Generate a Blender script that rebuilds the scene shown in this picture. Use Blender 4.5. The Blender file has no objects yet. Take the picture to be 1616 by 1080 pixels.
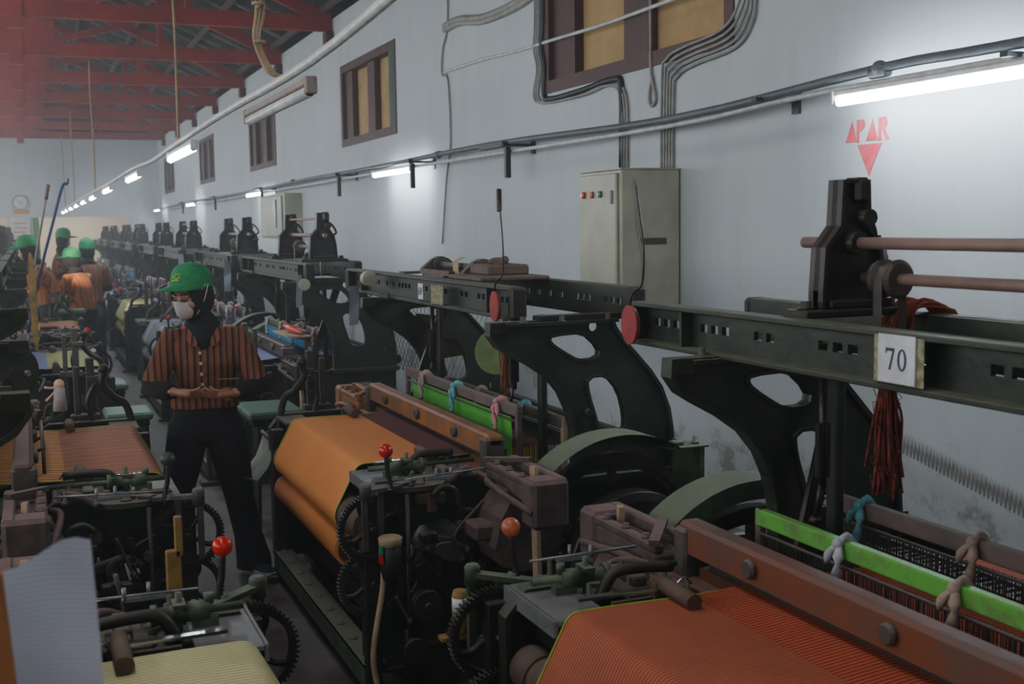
import bpy, math, random
from mathutils import Vector as V, Matrix as M4
from mathutils.geometry import tessellate_polygon
random.seed(7)
S = bpy.context.scene
C = S.collection
PI = math.pi
sin, cos = math.sin, math.cos

# ------------------------------------------------------------------ materials
def lin(c):
    return tuple(((x/255)/12.92 if x/255 <= .04045 else ((x/255+.055)/1.055)**2.4) for x in c) + (1,)
MATS = {}
class NT:
    def __init__(s, name):
        s.m = bpy.data.materials.new(name); s.m.use_nodes = True
        s.t = s.m.node_tree; s.n = s.t.nodes; s.b = s.n['Principled BSDF']
        MATS[name] = s.m
    def add(s, typ, **kw):
        n = s.n.new(typ)
        for k, v in kw.items():
            if k.startswith('_'): setattr(n, k[1:], v)
            else: n.inputs[k].default_value = v
        return n
    def L(s, a, b): s.t.links.new(a, b)
    def math(s, op, a, b=None, c=None):
        n = s.n.new('ShaderNodeMath'); n.operation = op
        for i, x in enumerate((a, b, c)):
            if x is None: continue
            if isinstance(x, (int, float)): n.inputs[i].default_value = x
            else: s.L(x, n.inputs[i])
        return n.outputs[0]
    def mix(s, f, a, b):
        n = s.n.new('ShaderNodeMix'); n.data_type = 'RGBA'
        for sock, x in ((n.inputs[0], f), (n.inputs[6], a), (n.inputs[7], b)):
            if isinstance(x, (int, float, tuple)): sock.default_value = x
            else: s.L(x, sock)
        return n.outputs[2]
    def ramp(s, f, stops, const=False):
        r = s.n.new('ShaderNodeValToRGB'); e = r.color_ramp
        if const: e.interpolation = 'CONSTANT'
        while len(e.elements) < len(stops): e.elements.new(.5)
        for el, (p, c) in zip(e.elements, stops):
            el.position = p; el.color = c if len(c) == 4 else c+(1,)
        s.L(f, r.inputs[0]); return r.outputs[0]

def metal(name, c1, c2, scale=9, rough=.5, met=.3, dust=.55, dcol=(128, 118, 105), bump=.25, thr=.5):
    t = NT(name); co = t.add('ShaderNodeTexCoord')
    nz = t.add('ShaderNodeTexNoise', Scale=scale, Detail=8.0, Roughness=.65); t.L(co.outputs['Object'], nz.inputs['Vector'])
    nz2 = t.add('ShaderNodeTexNoise', Scale=scale*5, Detail=5.0); t.L(co.outputs['Object'], nz2.inputs['Vector'])
    f = t.ramp(nz.outputs[0], [(thr-.1, (0, 0, 0)), (thr+.12, (1, 1, 1))])
    c = t.mix(f, lin(c1), lin(c2))
    g = t.add('ShaderNodeNewGeometry'); sx = t.add('ShaderNodeSeparateXYZ'); t.L(g.outputs['Normal'], sx.inputs[0])
    up = t.math('MULTIPLY', t.math('MAXIMUM', t.math('SUBTRACT', sx.outputs[2], .35), 0), 1.5*dust)
    up = t.math('MULTIPLY', up, t.math('ADD', nz2.outputs[0], .35))
    up = t.math('MINIMUM', up, .92)
    c = t.mix(up, c, lin(dcol))
    t.L(c, t.b.inputs['Base Color'])
    r = t.math('ADD', t.math('MULTIPLY', up, .5), t.math('ADD', t.math('MULTIPLY', nz2.outputs[0], .2), rough-.1))
    t.L(r, t.b.inputs['Roughness']); t.b.inputs['Metallic'].default_value = met
    b = t.add('ShaderNodeBump', Strength=bump, Distance=.004); t.L(nz2.outputs[0], b.inputs['Height']); t.L(b.outputs[0], t.b.inputs['Normal'])
    return t.m
def plain(name, c, rough=.6, met=0, c2=None, scale=12, bump=0, emit=None, es=1, det=6.0):
    t = NT(name); co = t.add('ShaderNodeTexCoord')
    nz = t.add('ShaderNodeTexNoise', Scale=float(scale), Detail=det, Roughness=.6); t.L(co.outputs['Object'], nz.inputs['Vector'])
    c2 = c2 or tuple(x*.86 for x in c)
    f = t.ramp(nz.outputs[0], [(.38, (0, 0, 0)), (.62, (1, 1, 1))])
    t.L(t.mix(f, lin(c), lin(c2)), t.b.inputs['Base Color'])
    t.b.inputs['Roughness'].default_value = rough; t.b.inputs['Metallic'].default_value = met
    if bump:
        b = t.add('ShaderNodeBump', Strength=bump, Distance=.003); t.L(nz.outputs[0], b.inputs['Height']); t.L(b.outputs[0], t.b.inputs['Normal'])
    if emit:
        t.b.inputs['Emission Color'].default_value = lin(emit); t.b.inputs['Emission Strength'].default_value = es
    return t.m
def stripes(name, stops, pitch, axis=1, rough=.8, weave=True, wob=0, metal_=0):
    """bands along one object axis; stops: [(pos, rgb)]"""
    t = NT(name); co = t.add('ShaderNodeTexCoord'); sx = t.add('ShaderNodeSeparateXYZ'); t.L(co.outputs['Object'], sx.inputs[0])
    v = sx.outputs[axis]
    if wob:
        nz = t.add('ShaderNodeTexNoise', Scale=5.0); t.L(co.outputs['Object'], nz.inputs['Vector'])
        v = t.math('ADD', v, t.math('MULTIPLY', nz.outputs[0], wob))
    fr = t.math('FRACT', t.math('ADD', t.math('MULTIPLY', v, 1/pitch), 100))
    c = t.ramp(fr, [(p, lin(k)) for p, k in stops], True)
    nz = t.add('ShaderNodeTexNoise', Scale=7.0, Detail=6.0); t.L(co.outputs['Object'], nz.inputs['Vector'])
    d = t.ramp(nz.outputs[0], [(.3, (.82, .82, .82)), (.7, (1, 1, 1))])
    mm = t.n.new('ShaderNodeMix'); mm.data_type = 'RGBA'; mm.blend_type = 'MULTIPLY'; mm.inputs[0].default_value = 1
    t.L(c, mm.inputs[6]); t.L(d, mm.inputs[7]); t.L(mm.outputs[2], t.b.inputs['Base Color'])
    t.b.inputs['Roughness'].default_value = rough
    return t.m

G  = metal('green_iron', (36, 42, 35), (50, 57, 44), 7, .42, .25, .8, (112, 114, 94))
GL = metal('worn_green_iron', (54, 66, 52), (74, 90, 66), 11, .5, .2, .7, (135, 138, 116))
K  = metal('black_iron', (38, 36, 34), (56, 50, 46), 9, .42, .4, .55, (112, 100, 92))
KD = metal('oily_iron', (34, 32, 30), (58, 50, 45), 12, .35, .45, .25, (92, 84, 76))
RU = metal('rusty_iron', (74, 58, 50), (98, 72, 56), 14, .62, .2, .5, (130, 112, 98))
DU = metal('dusty_iron', (66, 60, 56), (84, 76, 70), 10, .6, .3, .9, (140, 128, 118))
PK = metal('lint_covered_casting', (88, 68, 66), (62, 50, 48), 16, .75, .1, .7, (138, 112, 106))
ST = metal('steel_plate', (118, 120, 124), (142, 142, 142), 8, .3, .35, .35, (140, 136, 130))
SHN = metal('polished_steel', (190, 195, 200), (160, 165, 170), 5, .18, .95, .05)
ROD = metal('lint_dusted_rod', (132, 104, 96), (112, 88, 80), 7, .6, .1, .5, (156, 138, 130))
WB = metal('worn_brown_wood', (112, 58, 34), (84, 66, 58), 4, .5, 0, .45, (122, 110, 104), thr=.55)
WG = metal('grey_wood', (104, 88, 82), (84, 72, 68), 7, .7, 0, .4, (132, 122, 114))
WL = metal('light_wood', (176, 150, 120), (146, 118, 92), 8, .6, 0, .2)
OW = metal('orange_stained_wood', (150, 92, 34), (112, 78, 60), 9, .5, 0, .3, (138, 118, 104), thr=.52)
GB = metal('bright_green_paint', (86, 158, 56), (72, 140, 48), 6, .5, 0, .08, (92, 100, 70), thr=.5)
GC = metal('chipped_green_paint', (88, 160, 56), (98, 94, 70), 13, .5, 0, .1, (92, 100, 70), thr=.62)
RD = plain('red_gloss_knob', (200, 28, 22), .16)
RDD = plain('faded_red_disc', (150, 34, 36), .6)
OR = plain('worn_orange_knob', (196, 100, 58), .35, c2=(170, 84, 50), scale=40)
KN = plain('black_rubber_knob', (58, 60, 60), .5)
WH = plain('white_paint', (205, 205, 200), .5)
PV = plain('white_plastic_conduit', (196, 198, 196), .4)
CREAM = plain('cream_enamel', (168, 166, 146), .45, c2=(150, 148, 128), scale=4)
GREYC = plain('grey_cable', (146, 144, 138), .6)
BLKC = plain('black_cable', (34, 36, 38), .5)
TAN = plain('yellowed_rope', (158, 136, 104), .8)
GPIPE = plain('grey_pipe_paint', (92, 98, 102), .5)
BLUE = plain('blue_pole_paint', (40, 58, 110), .5)
REDP = plain('red_pole_paint', (120, 70, 76), .5)
DG = plain('dark_green_seat_paint', (58, 98, 78), .5, c2=(80, 104, 88), scale=8)
SKIN = plain('skin', (176, 128, 102), .5, c2=(166, 118, 92), scale=20)
CAPG = plain('green_cap_cloth', (16, 132, 76), .8, c2=(12, 116, 66), scale=30)
HIJ = plain('black_headscarf_cloth', (20, 20, 24), .9)
MASK = plain('white_mask_cloth', (196, 186, 186), .8, c2=(186, 174, 176), scale=60)
TRO = plain('navy_trouser_cloth', (22, 23, 30), .9, bump=.2)
SHOE = plain('navy_shoe_knit', (30, 36, 56), .8)
SOLE = plain('white_rubber_sole', (190, 192, 196), .5)
YEL = plain('yellow_print', (214, 190, 50), .6)
SHIRT = stripes('rust_striped_cotton', [(0, (140, 80, 50)), (.28, (42, 34, 32)), (.46, (116, 66, 44)), (.58, (136, 78, 48)), (.78, (40, 32, 30)), (.92, (124, 72, 46))], .062, 0, .85, wob=.012)
SHIRTO = stripes('orange_striped_cotton', [(0, (176, 98, 40)), (.5, (112, 60, 30)), (.62, (176, 98, 40)), (.85, (90, 50, 28))], .06, 0, .85, wob=.02)
CL_OR = plain('orange_cotton', (222, 140, 72), .85, c2=(216, 134, 68), scale=3)
CL_RED = stripes('red_orange_striped_cloth', [(0, (196, 98, 60)), (.55, (116, 62, 48)), (.86, (158, 80, 52))], .0115)
WP_RED = stripes('orange_black_warp', [(0, (200, 84, 40)), (.5, (70, 34, 28)), (.75, (148, 62, 34))], .0135)
WP_MAR = stripes('maroon_warp', [(0, (104, 50, 46)), (.5, (88, 40, 38))], .006)
CL_YEL = stripes('pale_yellow_striped_cloth', [(0, (214, 206, 150)), (.60, (124, 118, 84)), (.82, (208, 200, 146))], .0150)
CL_MAR = stripes('maroon_gold_striped_cloth', [(0, (204, 146, 96)), (.11, (144, 80, 62)), (.38, (170, 102, 70)), (.48, (206, 150, 100)), (.54, (146, 82, 62)), (.86, (168, 100, 70))], .090)
WP_GOLD = stripes('gold_maroon_warp', [(0, (222, 176, 84)), (.16, (170, 96, 58)), (.40, (196, 130, 66)), (.52, (222, 176, 84)), (.62, (164, 92, 56)), (.86, (196, 126, 64))], .090)
CL_GREY = stripes('slate_cloth_with_pale_bands', [(0, (96, 100, 112)), (.34, (160, 164, 172)), (.42, (96, 100, 112)), (.5, (150, 154, 162)), (.56, (98, 102, 114))], .8)
WP_LIL = stripes('lilac_warp', [(0, (128, 130, 168)), (.5, (112, 114, 150))], .02)
CL_LIME = plain('pale_lime_cloth', (168, 170, 110), .85)
HED = stripes('heddle_wires', [(0, (62, 56, 50)), (.5, (30, 27, 25))], .006)
HGRN = stripes('green_heddle_cords', [(0, (70, 182, 44)), (.8, (92, 150, 60))], .03, wob=.01)
HBLU = stripes('blue_heddle_cords', [(0, (40, 140, 190)), (.7, (60, 160, 205))], .03, wob=.01)
WARPB = stripes('yellow_warp_on_beam', [(0, (190, 150, 30)), (.6, (206, 166, 40))], .02)
ROUND = None
PAPER = stripes('printed_paper', [(0, (196, 200, 214)), (.55, (150, 154, 170)), (.7, (196, 200, 214))], .012, 2, .7)
PAPW = plain('white_card', (208, 208, 216), .6)
NUM = plain('blue_black_ink', (36, 42, 70), .6)
FAINT = plain('old_paint_patch', (150, 148, 118), .8, c2=(98, 100, 70), scale=60)
REDW = plain('red_stencil_paint', (196, 58, 72), .8, c2=(204, 88, 98), scale=14)
YB = plain('yellow_plastic', (150, 116, 54), .6, c2=(104, 82, 42), scale=14)
CAN = plain('black_rubber_can', (20, 20, 22), .5)
YARN = stripes('rust_red_yarn', [(0, (124, 50, 32)), (.5, (84, 34, 26))], .004, 0, .95)
YARNO = stripes('ochre_yarn', [(0, (150, 98, 40)), (.5, (110, 64, 30))], .004, 0, .95)
TEAL = plain('teal_rag', (70, 140, 150), .9, c2=(110, 170, 176), scale=60)
RAG = plain('white_rag', (178, 178, 184), .9, c2=(150, 150, 158), scale=60)
PINK = plain('pink_rag', (196, 110, 124), .9, c2=(190, 150, 150), scale=60)
BEIGE = plain('beige_rag', (168, 146, 128), .9, c2=(140, 120, 110), scale=60)
SACK = plain('beige_sackcloth', (176, 156, 130), .95, c2=(150, 132, 108), scale=25, bump=.4)
GRNCARD = plain('green_card', (120, 140, 84), .7)
KHAKI = plain('khaki_cloth', (130, 118, 82), .9)
TUBE = plain('lit_tube', (240, 245, 255), .3, emit=(228, 244, 255), es=70)
GLINT = plain('small_indicator', (250, 250, 250), .3, emit=(255, 255, 245), es=6)  # self-glow for the imitated reflection in the nearest left-hand loom

# wall plaster with damp stains near its foot
def plaster(name, c1, c2, dirty=True):
    t = NT(name); co = t.add('ShaderNodeTexCoord'); g = t.add('ShaderNodeNewGeometry')
    nz = t.add('ShaderNodeTexNoise', Scale=.8, Detail=8.0, Roughness=.7); t.L(g.outputs['Position'], nz.inputs['Vector'])
    c = t.mix(nz.outputs[0], lin(c1), lin(c2))
    if dirty:
        mp = t.add('ShaderNodeMapping'); mp.inputs['Scale'].default_value = (3.0, 3.0, .35); t.L(g.outputs['Position'], mp.inputs['Vector'])
        nv = t.add('ShaderNodeTexNoise', Scale=1.6, Detail=9.0, Roughness=.7); t.L(mp.outputs[0], nv.inputs['Vector'])
        c = t.mix(t.math('MULTIPLY', t.ramp(nv.outputs[0], [(.45, (0, 0, 0)), (.72, (1, 1, 1))]), .24), c, lin((142, 146, 148)))
        sx = t.add('ShaderNodeSeparateXYZ'); t.L(g.outputs['Position'], sx.inputs[0])
        low = t.math('MULTIPLY', t.math('MAXIMUM', t.math('SUBTRACT', 1.05, sx.outputs[2]), 0), 1.6)
        n2 = t.add('ShaderNodeTexNoise', Scale=2.6, Detail=10.0, Roughness=.75); t.L(g.outputs['Position'], n2.inputs['Vector'])
        st = t.ramp(n2.outputs[0], [(.54, (0, 0, 0)), (.64, (1, 1, 1))])
        c = t.mix(t.math('MINIMUM', t.math('MULTIPLY', st, low), .75), c, lin((120, 116, 108)))
        vv = t.add('ShaderNodeTexVoronoi', Scale=2.1); t.L(g.outputs['Position'], vv.inputs['Vector'])
        sp = t.math('LESS_THAN', vv.outputs['Distance'], .022)
        c = t.mix(t.math('MULTIPLY', sp, .75), c, lin((92, 84, 72)))
    t.L(c, t.b.inputs['Base Color']); t.b.inputs['Roughness'].default_value = .85
    b = t.add('ShaderNodeBump', Strength=.2, Distance=.01)
    n3 = t.add('ShaderNodeTexNoise', Scale=9.0, Detail=6.0); t.L(g.outputs['Position'], n3.inputs['Vector'])
    t.L(n3.outputs[0], b.inputs['Height']); t.L(b.outputs[0], t.b.inputs['Normal'])
    return t.m
WALL = plaster('white_plaster', (190, 196, 198), (164, 171, 175))
WALLB = plaster('beige_plaster', (214, 200, 172), (196, 182, 154), False)
def concrete():
    t = NT('worn_concrete'); g = t.add('ShaderNodeNewGeometry')
    nz = t.add('ShaderNodeTexNoise', Scale=2.2, Detail=10.0, Roughness=.72); t.L(g.outputs['Position'], nz.inputs['Vector'])
    n2 = t.add('ShaderNodeTexNoise', Scale=14.0, Detail=8.0, Roughness=.7); t.L(g.outputs['Position'], n2.inputs['Vector'])
    c = t.ramp(nz.outputs[0], [(.35, lin((46, 42, 40))), (.5, lin((78, 72, 67))), (.66, lin((104, 96, 88)))])
    lint = t.ramp(n2.outputs[0], [(.64, (0, 0, 0)), (.70, (1, 1, 1))])
    c = t.mix(t.math('MULTIPLY', lint, .5), c, lin((150, 138, 122)))
    t.L(c, t.b.inputs['Base Color'])
    t.L(t.ramp(nz.outputs[0], [(.35, (.35, .35, .35)), (.6, (.75, .75, .75))]), t.b.inputs['Roughness'])
    b = t.add('ShaderNodeBump', Strength=.3, Distance=.01); t.L(n2.outputs[0], b.inputs['Height']); t.L(b.outputs[0], t.b.inputs['Normal'])
    return t.m
FLOOR = concrete()
REDT = metal('red_painted_timber', (150, 36, 30), (126, 32, 28), 3, .7, 0, .25, (96, 60, 54))
DRED = metal('dark_red_timber', (72, 40, 36), (58, 34, 32), 3, .7, 0, .1)
TINR = metal('roof_sheet', (44, 38, 36), (32, 28, 27), 2, .7, .2, 0)
PURL = metal('roof_purlin', (84, 66, 60), (66, 52, 48), 5, .8, 0, .1)
MAROON = metal('maroon_window_frame', (80, 46, 42), (66, 42, 44), 5, .6, 0, .3)
PLY = metal('plywood_panel', (168, 138, 88), (150, 122, 78), 2.5, .8, 0, 0)
TEALF = plain('teal_frame', (28, 78, 74), .6)
SKYP = plain('roof_light', (240, 240, 235), .5, emit=(255, 250, 240), es=3)

# ------------------------------------------------------------------ mesh helpers
class MB:
    def __init__(s): s.v = []; s.f = []; s.sm = []; s.T = None
    def addv(s, pts):
        o = len(s.v)
        for p in pts:
            p = V(p)
            if s.T is not None: p = s.T @ p
            s.v.append(tuple(p))
        return o
    def face(s, idx, smooth=False): s.f.append(tuple(idx)); s.sm.append(smooth)
    def box(s, a, b, bev=0):
        x0, y0, z0 = [min(a[i], b[i]) for i in range(3)]; x1, y1, z1 = [max(a[i], b[i]) for i in range(3)]
        if bev:
            r = min(bev, (x1-x0)*.45, (y1-y0)*.45, (z1-z0)*.45)
            # chamfered box: 24 vertices
            P = []; idx = {}
            for ix in (0, 1):
                for iy in (0, 1):
                    for iz in (0, 1):
                        X, Y, Z = (x0, x1)[ix], (y0, y1)[iy], (z0, z1)[iz]
                        sx, sy, sz = (r, -r)[ix], (r, -r)[iy], (r, -r)[iz]
                        for k, p in enumerate(((X, Y+sy, Z+sz), (X+sx, Y, Z+sz), (X+sx, Y+sy, Z))):
                            idx[(ix, iy, iz, k)] = len(P); P.append(p)
            o = s.addv(P); I = lambda *k: o+idx[k]
            def q(l): s.face(l)
            for ix in (0, 1): l = [I(ix, 0, 0, 0), I(ix, 1, 0, 0), I(ix, 1, 1, 0), I(ix, 0, 1, 0)]; q(l if ix else l[::-1])
            for iy in (0, 1): l = [I(0, iy, 0, 1), I(1, iy, 0, 1), I(1, iy, 1, 1), I(0, iy, 1, 1)]; q(l[::-1] if iy else l)
            for iz in (0, 1): l = [I(0, 0, iz, 2), I(1, 0, iz, 2), I(1, 1, iz, 2), I(0, 1, iz, 2)]; q(l if iz else l[::-1])
            for a_ in (0, 1):
                for b_ in (0, 1):
                    q([I(a_, b_, 0, 0), I(a_, b_, 0, 1), I(a_, b_, 1, 1), I(a_, b_, 1, 0)])
                    q([I(a_, 0, b_, 0), I(a_, 0, b_, 2), I(a_, 1, b_, 2), I(a_, 1, b_, 0)])
                    q([I(0, a_, b_, 1), I(0, a_, b_, 2), I(1, a_, b_, 2), I(1, a_, b_, 1)])
                    for c_ in (0, 1): q([I(a_, b_, c_, 0), I(a_, b_, c_, 1), I(a_, b_, c_, 2)])
            return s
        o = s.addv([(x0, y0, z0), (x1, y0, z0), (x1, y1, z0), (x0, y1, z0), (x0, y0, z1), (x1, y0, z1), (x1, y1, z1), (x0, y1, z1)])
        for q in ((0, 3, 2, 1), (4, 5, 6, 7), (0, 1, 5, 4), (1, 2, 6, 5), (2, 3, 7, 6), (3, 0, 4, 7)): s.face([o+i for i in q])
        return s
    def bar(s, a, b, w, h, up=(0, 0, 1)):
        """box from a to b, w across, h along up"""
        a, b = V(a), V(b); d = (b-a).normalized(); u = V(up); sd = d.cross(u)
        if sd.length < 1e-4: u = V((1, 0, 0)); sd = d.cross(u)
        sd.normalize(); u = sd.cross(d).normalized(); sd = sd*w/2; u = u*h/2
        o = s.addv([a-sd-u, a+sd-u, a+sd+u, a-sd+u, b-sd-u, b+sd-u, b+sd+u, b-sd+u])
        for q in ((0, 1, 2, 3), (7, 6, 5, 4), (0, 4, 5, 1), (1, 5, 6, 2), (2, 6, 7, 3), (3, 7, 4, 0)): s.face([o+i for i in q])
        return s
    def tube(s, pts, r, n=8, cap=True, flat=1.0):
        pts = [V(p) for p in pts]; m = len(pts)
        rs = r if isinstance(r, (list, tuple)) else [r]*m
        u = None; o0 = None; rings = []
        for i, p in enumerate(pts):
            d = ((pts[min(i+1, m-1)]-p).normalized() if i < m-1 else V((0, 0, 0))) + ((p-pts[i-1]).normalized() if i else V((0, 0, 0)))
            if d.length < 1e-6: d = V((0, 0, 1))
            d.normalize()
            if u is None:
                u = d.orthogonal().normalized() if abs(d.z) > .9 else d.cross(V((0, 0, 1))).normalized()
            u = (u-d*u.dot(d)); u.normalize(); w = d.cross(u)
            ring = [p+(u*cos(2*PI*k/n)+w*sin(2*PI*k/n)*flat)*rs[i] for k in range(n)]
            rings.append(s.addv(ring))
        for i in range(m-1):
            a, b = rings[i], rings[i+1]
            for k in range(n): s.face([a+k, a+(k+1) % n, b+(k+1) % n, b+k], True)
        if cap:
            s.face([rings[0]+k for k in range(n)][::-1]); s.face([rings[-1]+k for k in range(n)])
        return s
    def cyl(s, a, b, r, n=12, r2=None): return s.tube([a, b], [r, r if r2 is None else r2], n)
    def ball(s, c, r, n=12, m=8, sc=(1, 1, 1)):
        c = V(c); P = [c+V((0, 0, -r*sc[2]))]
        for j in range(1, m):
            t = -PI/2+PI*j/m
            for k in range(n): P.append(c+V((r*cos(t)*cos(2*PI*k/n)*sc[0], r*cos(t)*sin(2*PI*k/n)*sc[1], r*sin(t)*sc[2])))
        P.append(c+V((0, 0, r*sc[2]))); o = s.addv(P)
        for k in range(n):
            s.face([o, o+1+(k+1) % n, o+1+k], True)
            for j in range(m-2):
                a = o+1+j*n
                s.face([a+k, a+(k+1) % n, a+n+(k+1) % n, a+n+k], True)
            a = o+1+(m-2)*n; s.face([a+k, a+(k+1) % n, o+len(P)-1], True)
        return s
    def lathe(s, prof, c=(0, 0, 0), ax='z', n=20):
        """prof [(r, h)] about an axis through c"""
        c = V(c); rings = []
        for r, h in prof:
            R = []
            for k in range(n):
                a, b = r*cos(2*PI*k/n), r*sin(2*PI*k/n)
                R.append(c+V({'z': (a, b, h), 'y': (b, h, a), 'x': (h, a, b)}[ax]))
            rings.append(s.addv(R))
        for i in range(len(rings)-1):
            a, b = rings[i], rings[i+1]
            for k in range(n): s.face([a+k, a+(k+1) % n, b+(k+1) % n, b+k], abs(prof[i][1]-prof[i+1][1]) > 1e-5 and abs(prof[i][0]-prof[i+1][0]) < .6*abs(prof[i][1]-prof[i+1][1])+1e-6)
        s.face([rings[0]+k for k in range(n)][::-1]); s.face([rings[-1]+k for k in range(n)])
        return s
    def prism(s, loops, y0, y1, plane='xz'):
        """closed outline with holes, extruded between y0 and y1 (plane xz), or x0..x1 (plane yz)"""
        def P(p, d): return (p[0], d, p[1]) if plane == 'xz' else ((d, p[0], p[1]) if plane == 'yz' else (p[0], p[1], d))
        tris = tessellate_polygon([[V((a, b, 0)) for a, b in l] for l in loops])
        flat = [p for l in loops for p in l]
        o1 = s.addv([P(p, y0) for p in flat]); o2 = s.addv([P(p, y1) for p in flat])
        for t in tris:
            s.face([o1+i for i in t]); s.face([o2+i for i in reversed(t)])
        k = 0
        for l in loops:
            m = len(l)
            for i in range(m): s.face([o1+k+i, o1+k+(i+1) % m, o2+k+(i+1) % m, o2+k+i])
            k += m
        return s
    def rim(s, loop, w, y0, y1):
        """raised flange following a closed xz loop, w wide inwards"""
        m = len(loop); inn = []
        for i in range(m):
            a, b, c = V(loop[i-1]), V(loop[i]), V(loop[(i+1) % m])
            n1 = (b-a).normalized(); n2 = (c-b).normalized()
            n = V((-(n1.y+n2.y), n1.x+n2.x))
            if n.length < 1e-5: n = V((-n1.y, n1.x))
            n.normalize(); inn.append(b+n*w)
        o = []
        for y in (y0, y1):
            o.append(s.addv([(p[0], y, p[1]) for p in loop])); o.append(s.addv([(p[0], y, p[1]) for p in inn]))
        for i in range(m):
            j = (i+1) % m
            for A, B in ((o[0], o[1]), (o[1], o[3]), (o[3], o[2]), (o[2], o[0])): s.face([A+i, A+j, B+j, B+i])
        return s
    def strip(s, path, y0, y1, th=0.0, smooth=True, n=1):
        """sheet following path [(x,z)] between y0 and y1"""
        o = []
        for j in range(n+1):
            y = y0+(y1-y0)*j/n
            o.append(s.addv([(x, y, z) for x, z in path]))
        for j in range(n):
            for i in range(len(path)-1): s.face([o[j]+i, o[j]+i+1, o[j+1]+i+1, o[j+1]+i], smooth)
        return s
    def mesh(s, name, m):
        me = bpy.data.meshes.new(name); me.from_pydata(s.v, [], s.f); me.materials.append(m)
        me.polygons.foreach_set('use_smooth', s.sm)
        me.update()
        return me

def obj(name, mb, m, parent=None, label=None, fix=True, kind=None):
    me = mb.mesh(name, m)
    if fix:
        import bmesh
        b = bmesh.new(); b.from_mesh(me); bmesh.ops.recalc_face_normals(b, faces=b.faces); b.to_mesh(me); b.free()
    o = bpy.data.objects.new(name, me); C.objects.link(o)
    if parent: o.parent = parent
    if label: o['label'] = label
    if kind: o['kind'] = kind
    return o
def tag(o, label, cat, group=None):
    o['label'] = label; o['category'] = cat
    if group: o['group'] = group
    return o
def thing(name, label, cat, loc=(0, 0, 0), rz=0, group=None):
    o = bpy.data.objects.new(name, None); o.empty_display_size = .1; C.objects.link(o)
    o.location = loc; o.rotation_euler = (0, 0, rz)
    return tag(o, label, cat, group)
def struct(name, mb, m, parent=None):
    o = obj(name, mb, m, parent)
    if not parent: o['kind'] = 'structure'
    return o
def smoothloop(pts, it=2):
    for _ in range(it):
        q = []
        for i in range(len(pts)):
            a, b = pts[i], pts[(i+1) % len(pts)]
            q += [(a[0]*.75+b[0]*.25, a[1]*.75+b[1]*.25), (a[0]*.25+b[0]*.75, a[1]*.25+b[1]*.75)]
        pts = q
    return pts
def circ(cx, cz, r, n=16, a0=0, a1=2*PI, close=False):
    k = n if not close else n+1
    return [(cx+r*cos(a0+(a1-a0)*i/n), cz+r*sin(a0+(a1-a0)*i/n)) for i in range(k)]
def spline(pts, n=6):
    """catmull-rom through 3-D points"""
    P = [V(p) for p in pts]; P = [P[0]*2-P[1]]+P+[P[-1]*2-P[-2]]; out = []
    for i in range(1, len(P)-2):
        for k in range(n):
            t = k/n; a, b, c, d = P[i-1], P[i], P[i+1], P[i+2]
            out.append(.5*((2*b)+(c-a)*t+(2*a-5*b+4*c-d)*t*t+(3*b-a-3*c+d)*t**3))
    out.append(P[-2]); return out

# ------------------------------------------------------------------ room
WX, BY, WT = 3.6, 35.0, 4.28
struct('floor', MB().box((-3.8, -2.2, -.1), (3.8, BY+8, 0)), FLOOR)
wins = [(5.55, 8.0), (11.8, 14.0), (18.1, 20.3), (24.4, 26.5), (31.3, 33.5)]
mb = MB()
ys = [-2.0]+[y for w in wins for y in w]+[BY]
mb.box((WX, -2, 0), (WX+.2, BY+.2, 2.73)); mb.box((WX, -2, 3.63), (WX+.2, BY+.2, WT))
for i in range(0, len(ys), 2): mb.box((WX, ys[i], 2.73), (WX+.2, ys[i+1]+(.2 if i == len(ys)-2 else 0), 3.63))
struct('wall_right', mb, WALL)
mb = MB(); mb.box((-3.8, BY, 2.13), (WX, BY+.2, 4.42))
mb.box((2.76, BY, 0), (WX, BY+.2, 2.13)); mb.box((-.45, BY, 0), (.18, BY+.2, 2.13)); mb.box((-3.8, BY, 0), (-1.6, BY+.2, 2.13))
struct('wall_back', mb, WALL)
struct('wall_annex', MB().box((-3.8, BY+7.6, 0), (3.8, BY+7.8, 2.9)), WALLB)
struct('ceiling_annex', MB().box((-3.8, BY+.2, 2.9), (3.8, BY+7.8, 3.0)), WALLB)
struct('wall_left', MB().box((-3.8, -2, 0), (-3.6, BY+.2, 1.2)).box((-3.8, -2, 3.4), (-3.6, BY+.2, WT))
       .box((-3.8, -2, 1.2), (-3.6, -1.4, 3.4)).box((-3.8, 10.0, 1.2), (-3.6, 11.4, 3.4)).box((-3.8, 22.6, 1.2), (-3.6, 24.0, 3.4)).box((-3.8, BY-1.0, 1.2), (-3.6, BY+.2, 3.4)), WALL)
struct('wall_front', MB().box((-3.8, -2.2, 0), (WX+.2, -2.0, WT)), WALL)
struct('trim_gable', MB().prism([[(-3.8, 4.56), (3.8, 4.56), (0, 6.3)]], BY+.25, BY+.3), DRED)
struct('trim_wall_plate', MB().box((.42, BY-1.9, 4.17), (3.6, BY-1.78, 4.33)), REDT)
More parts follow.
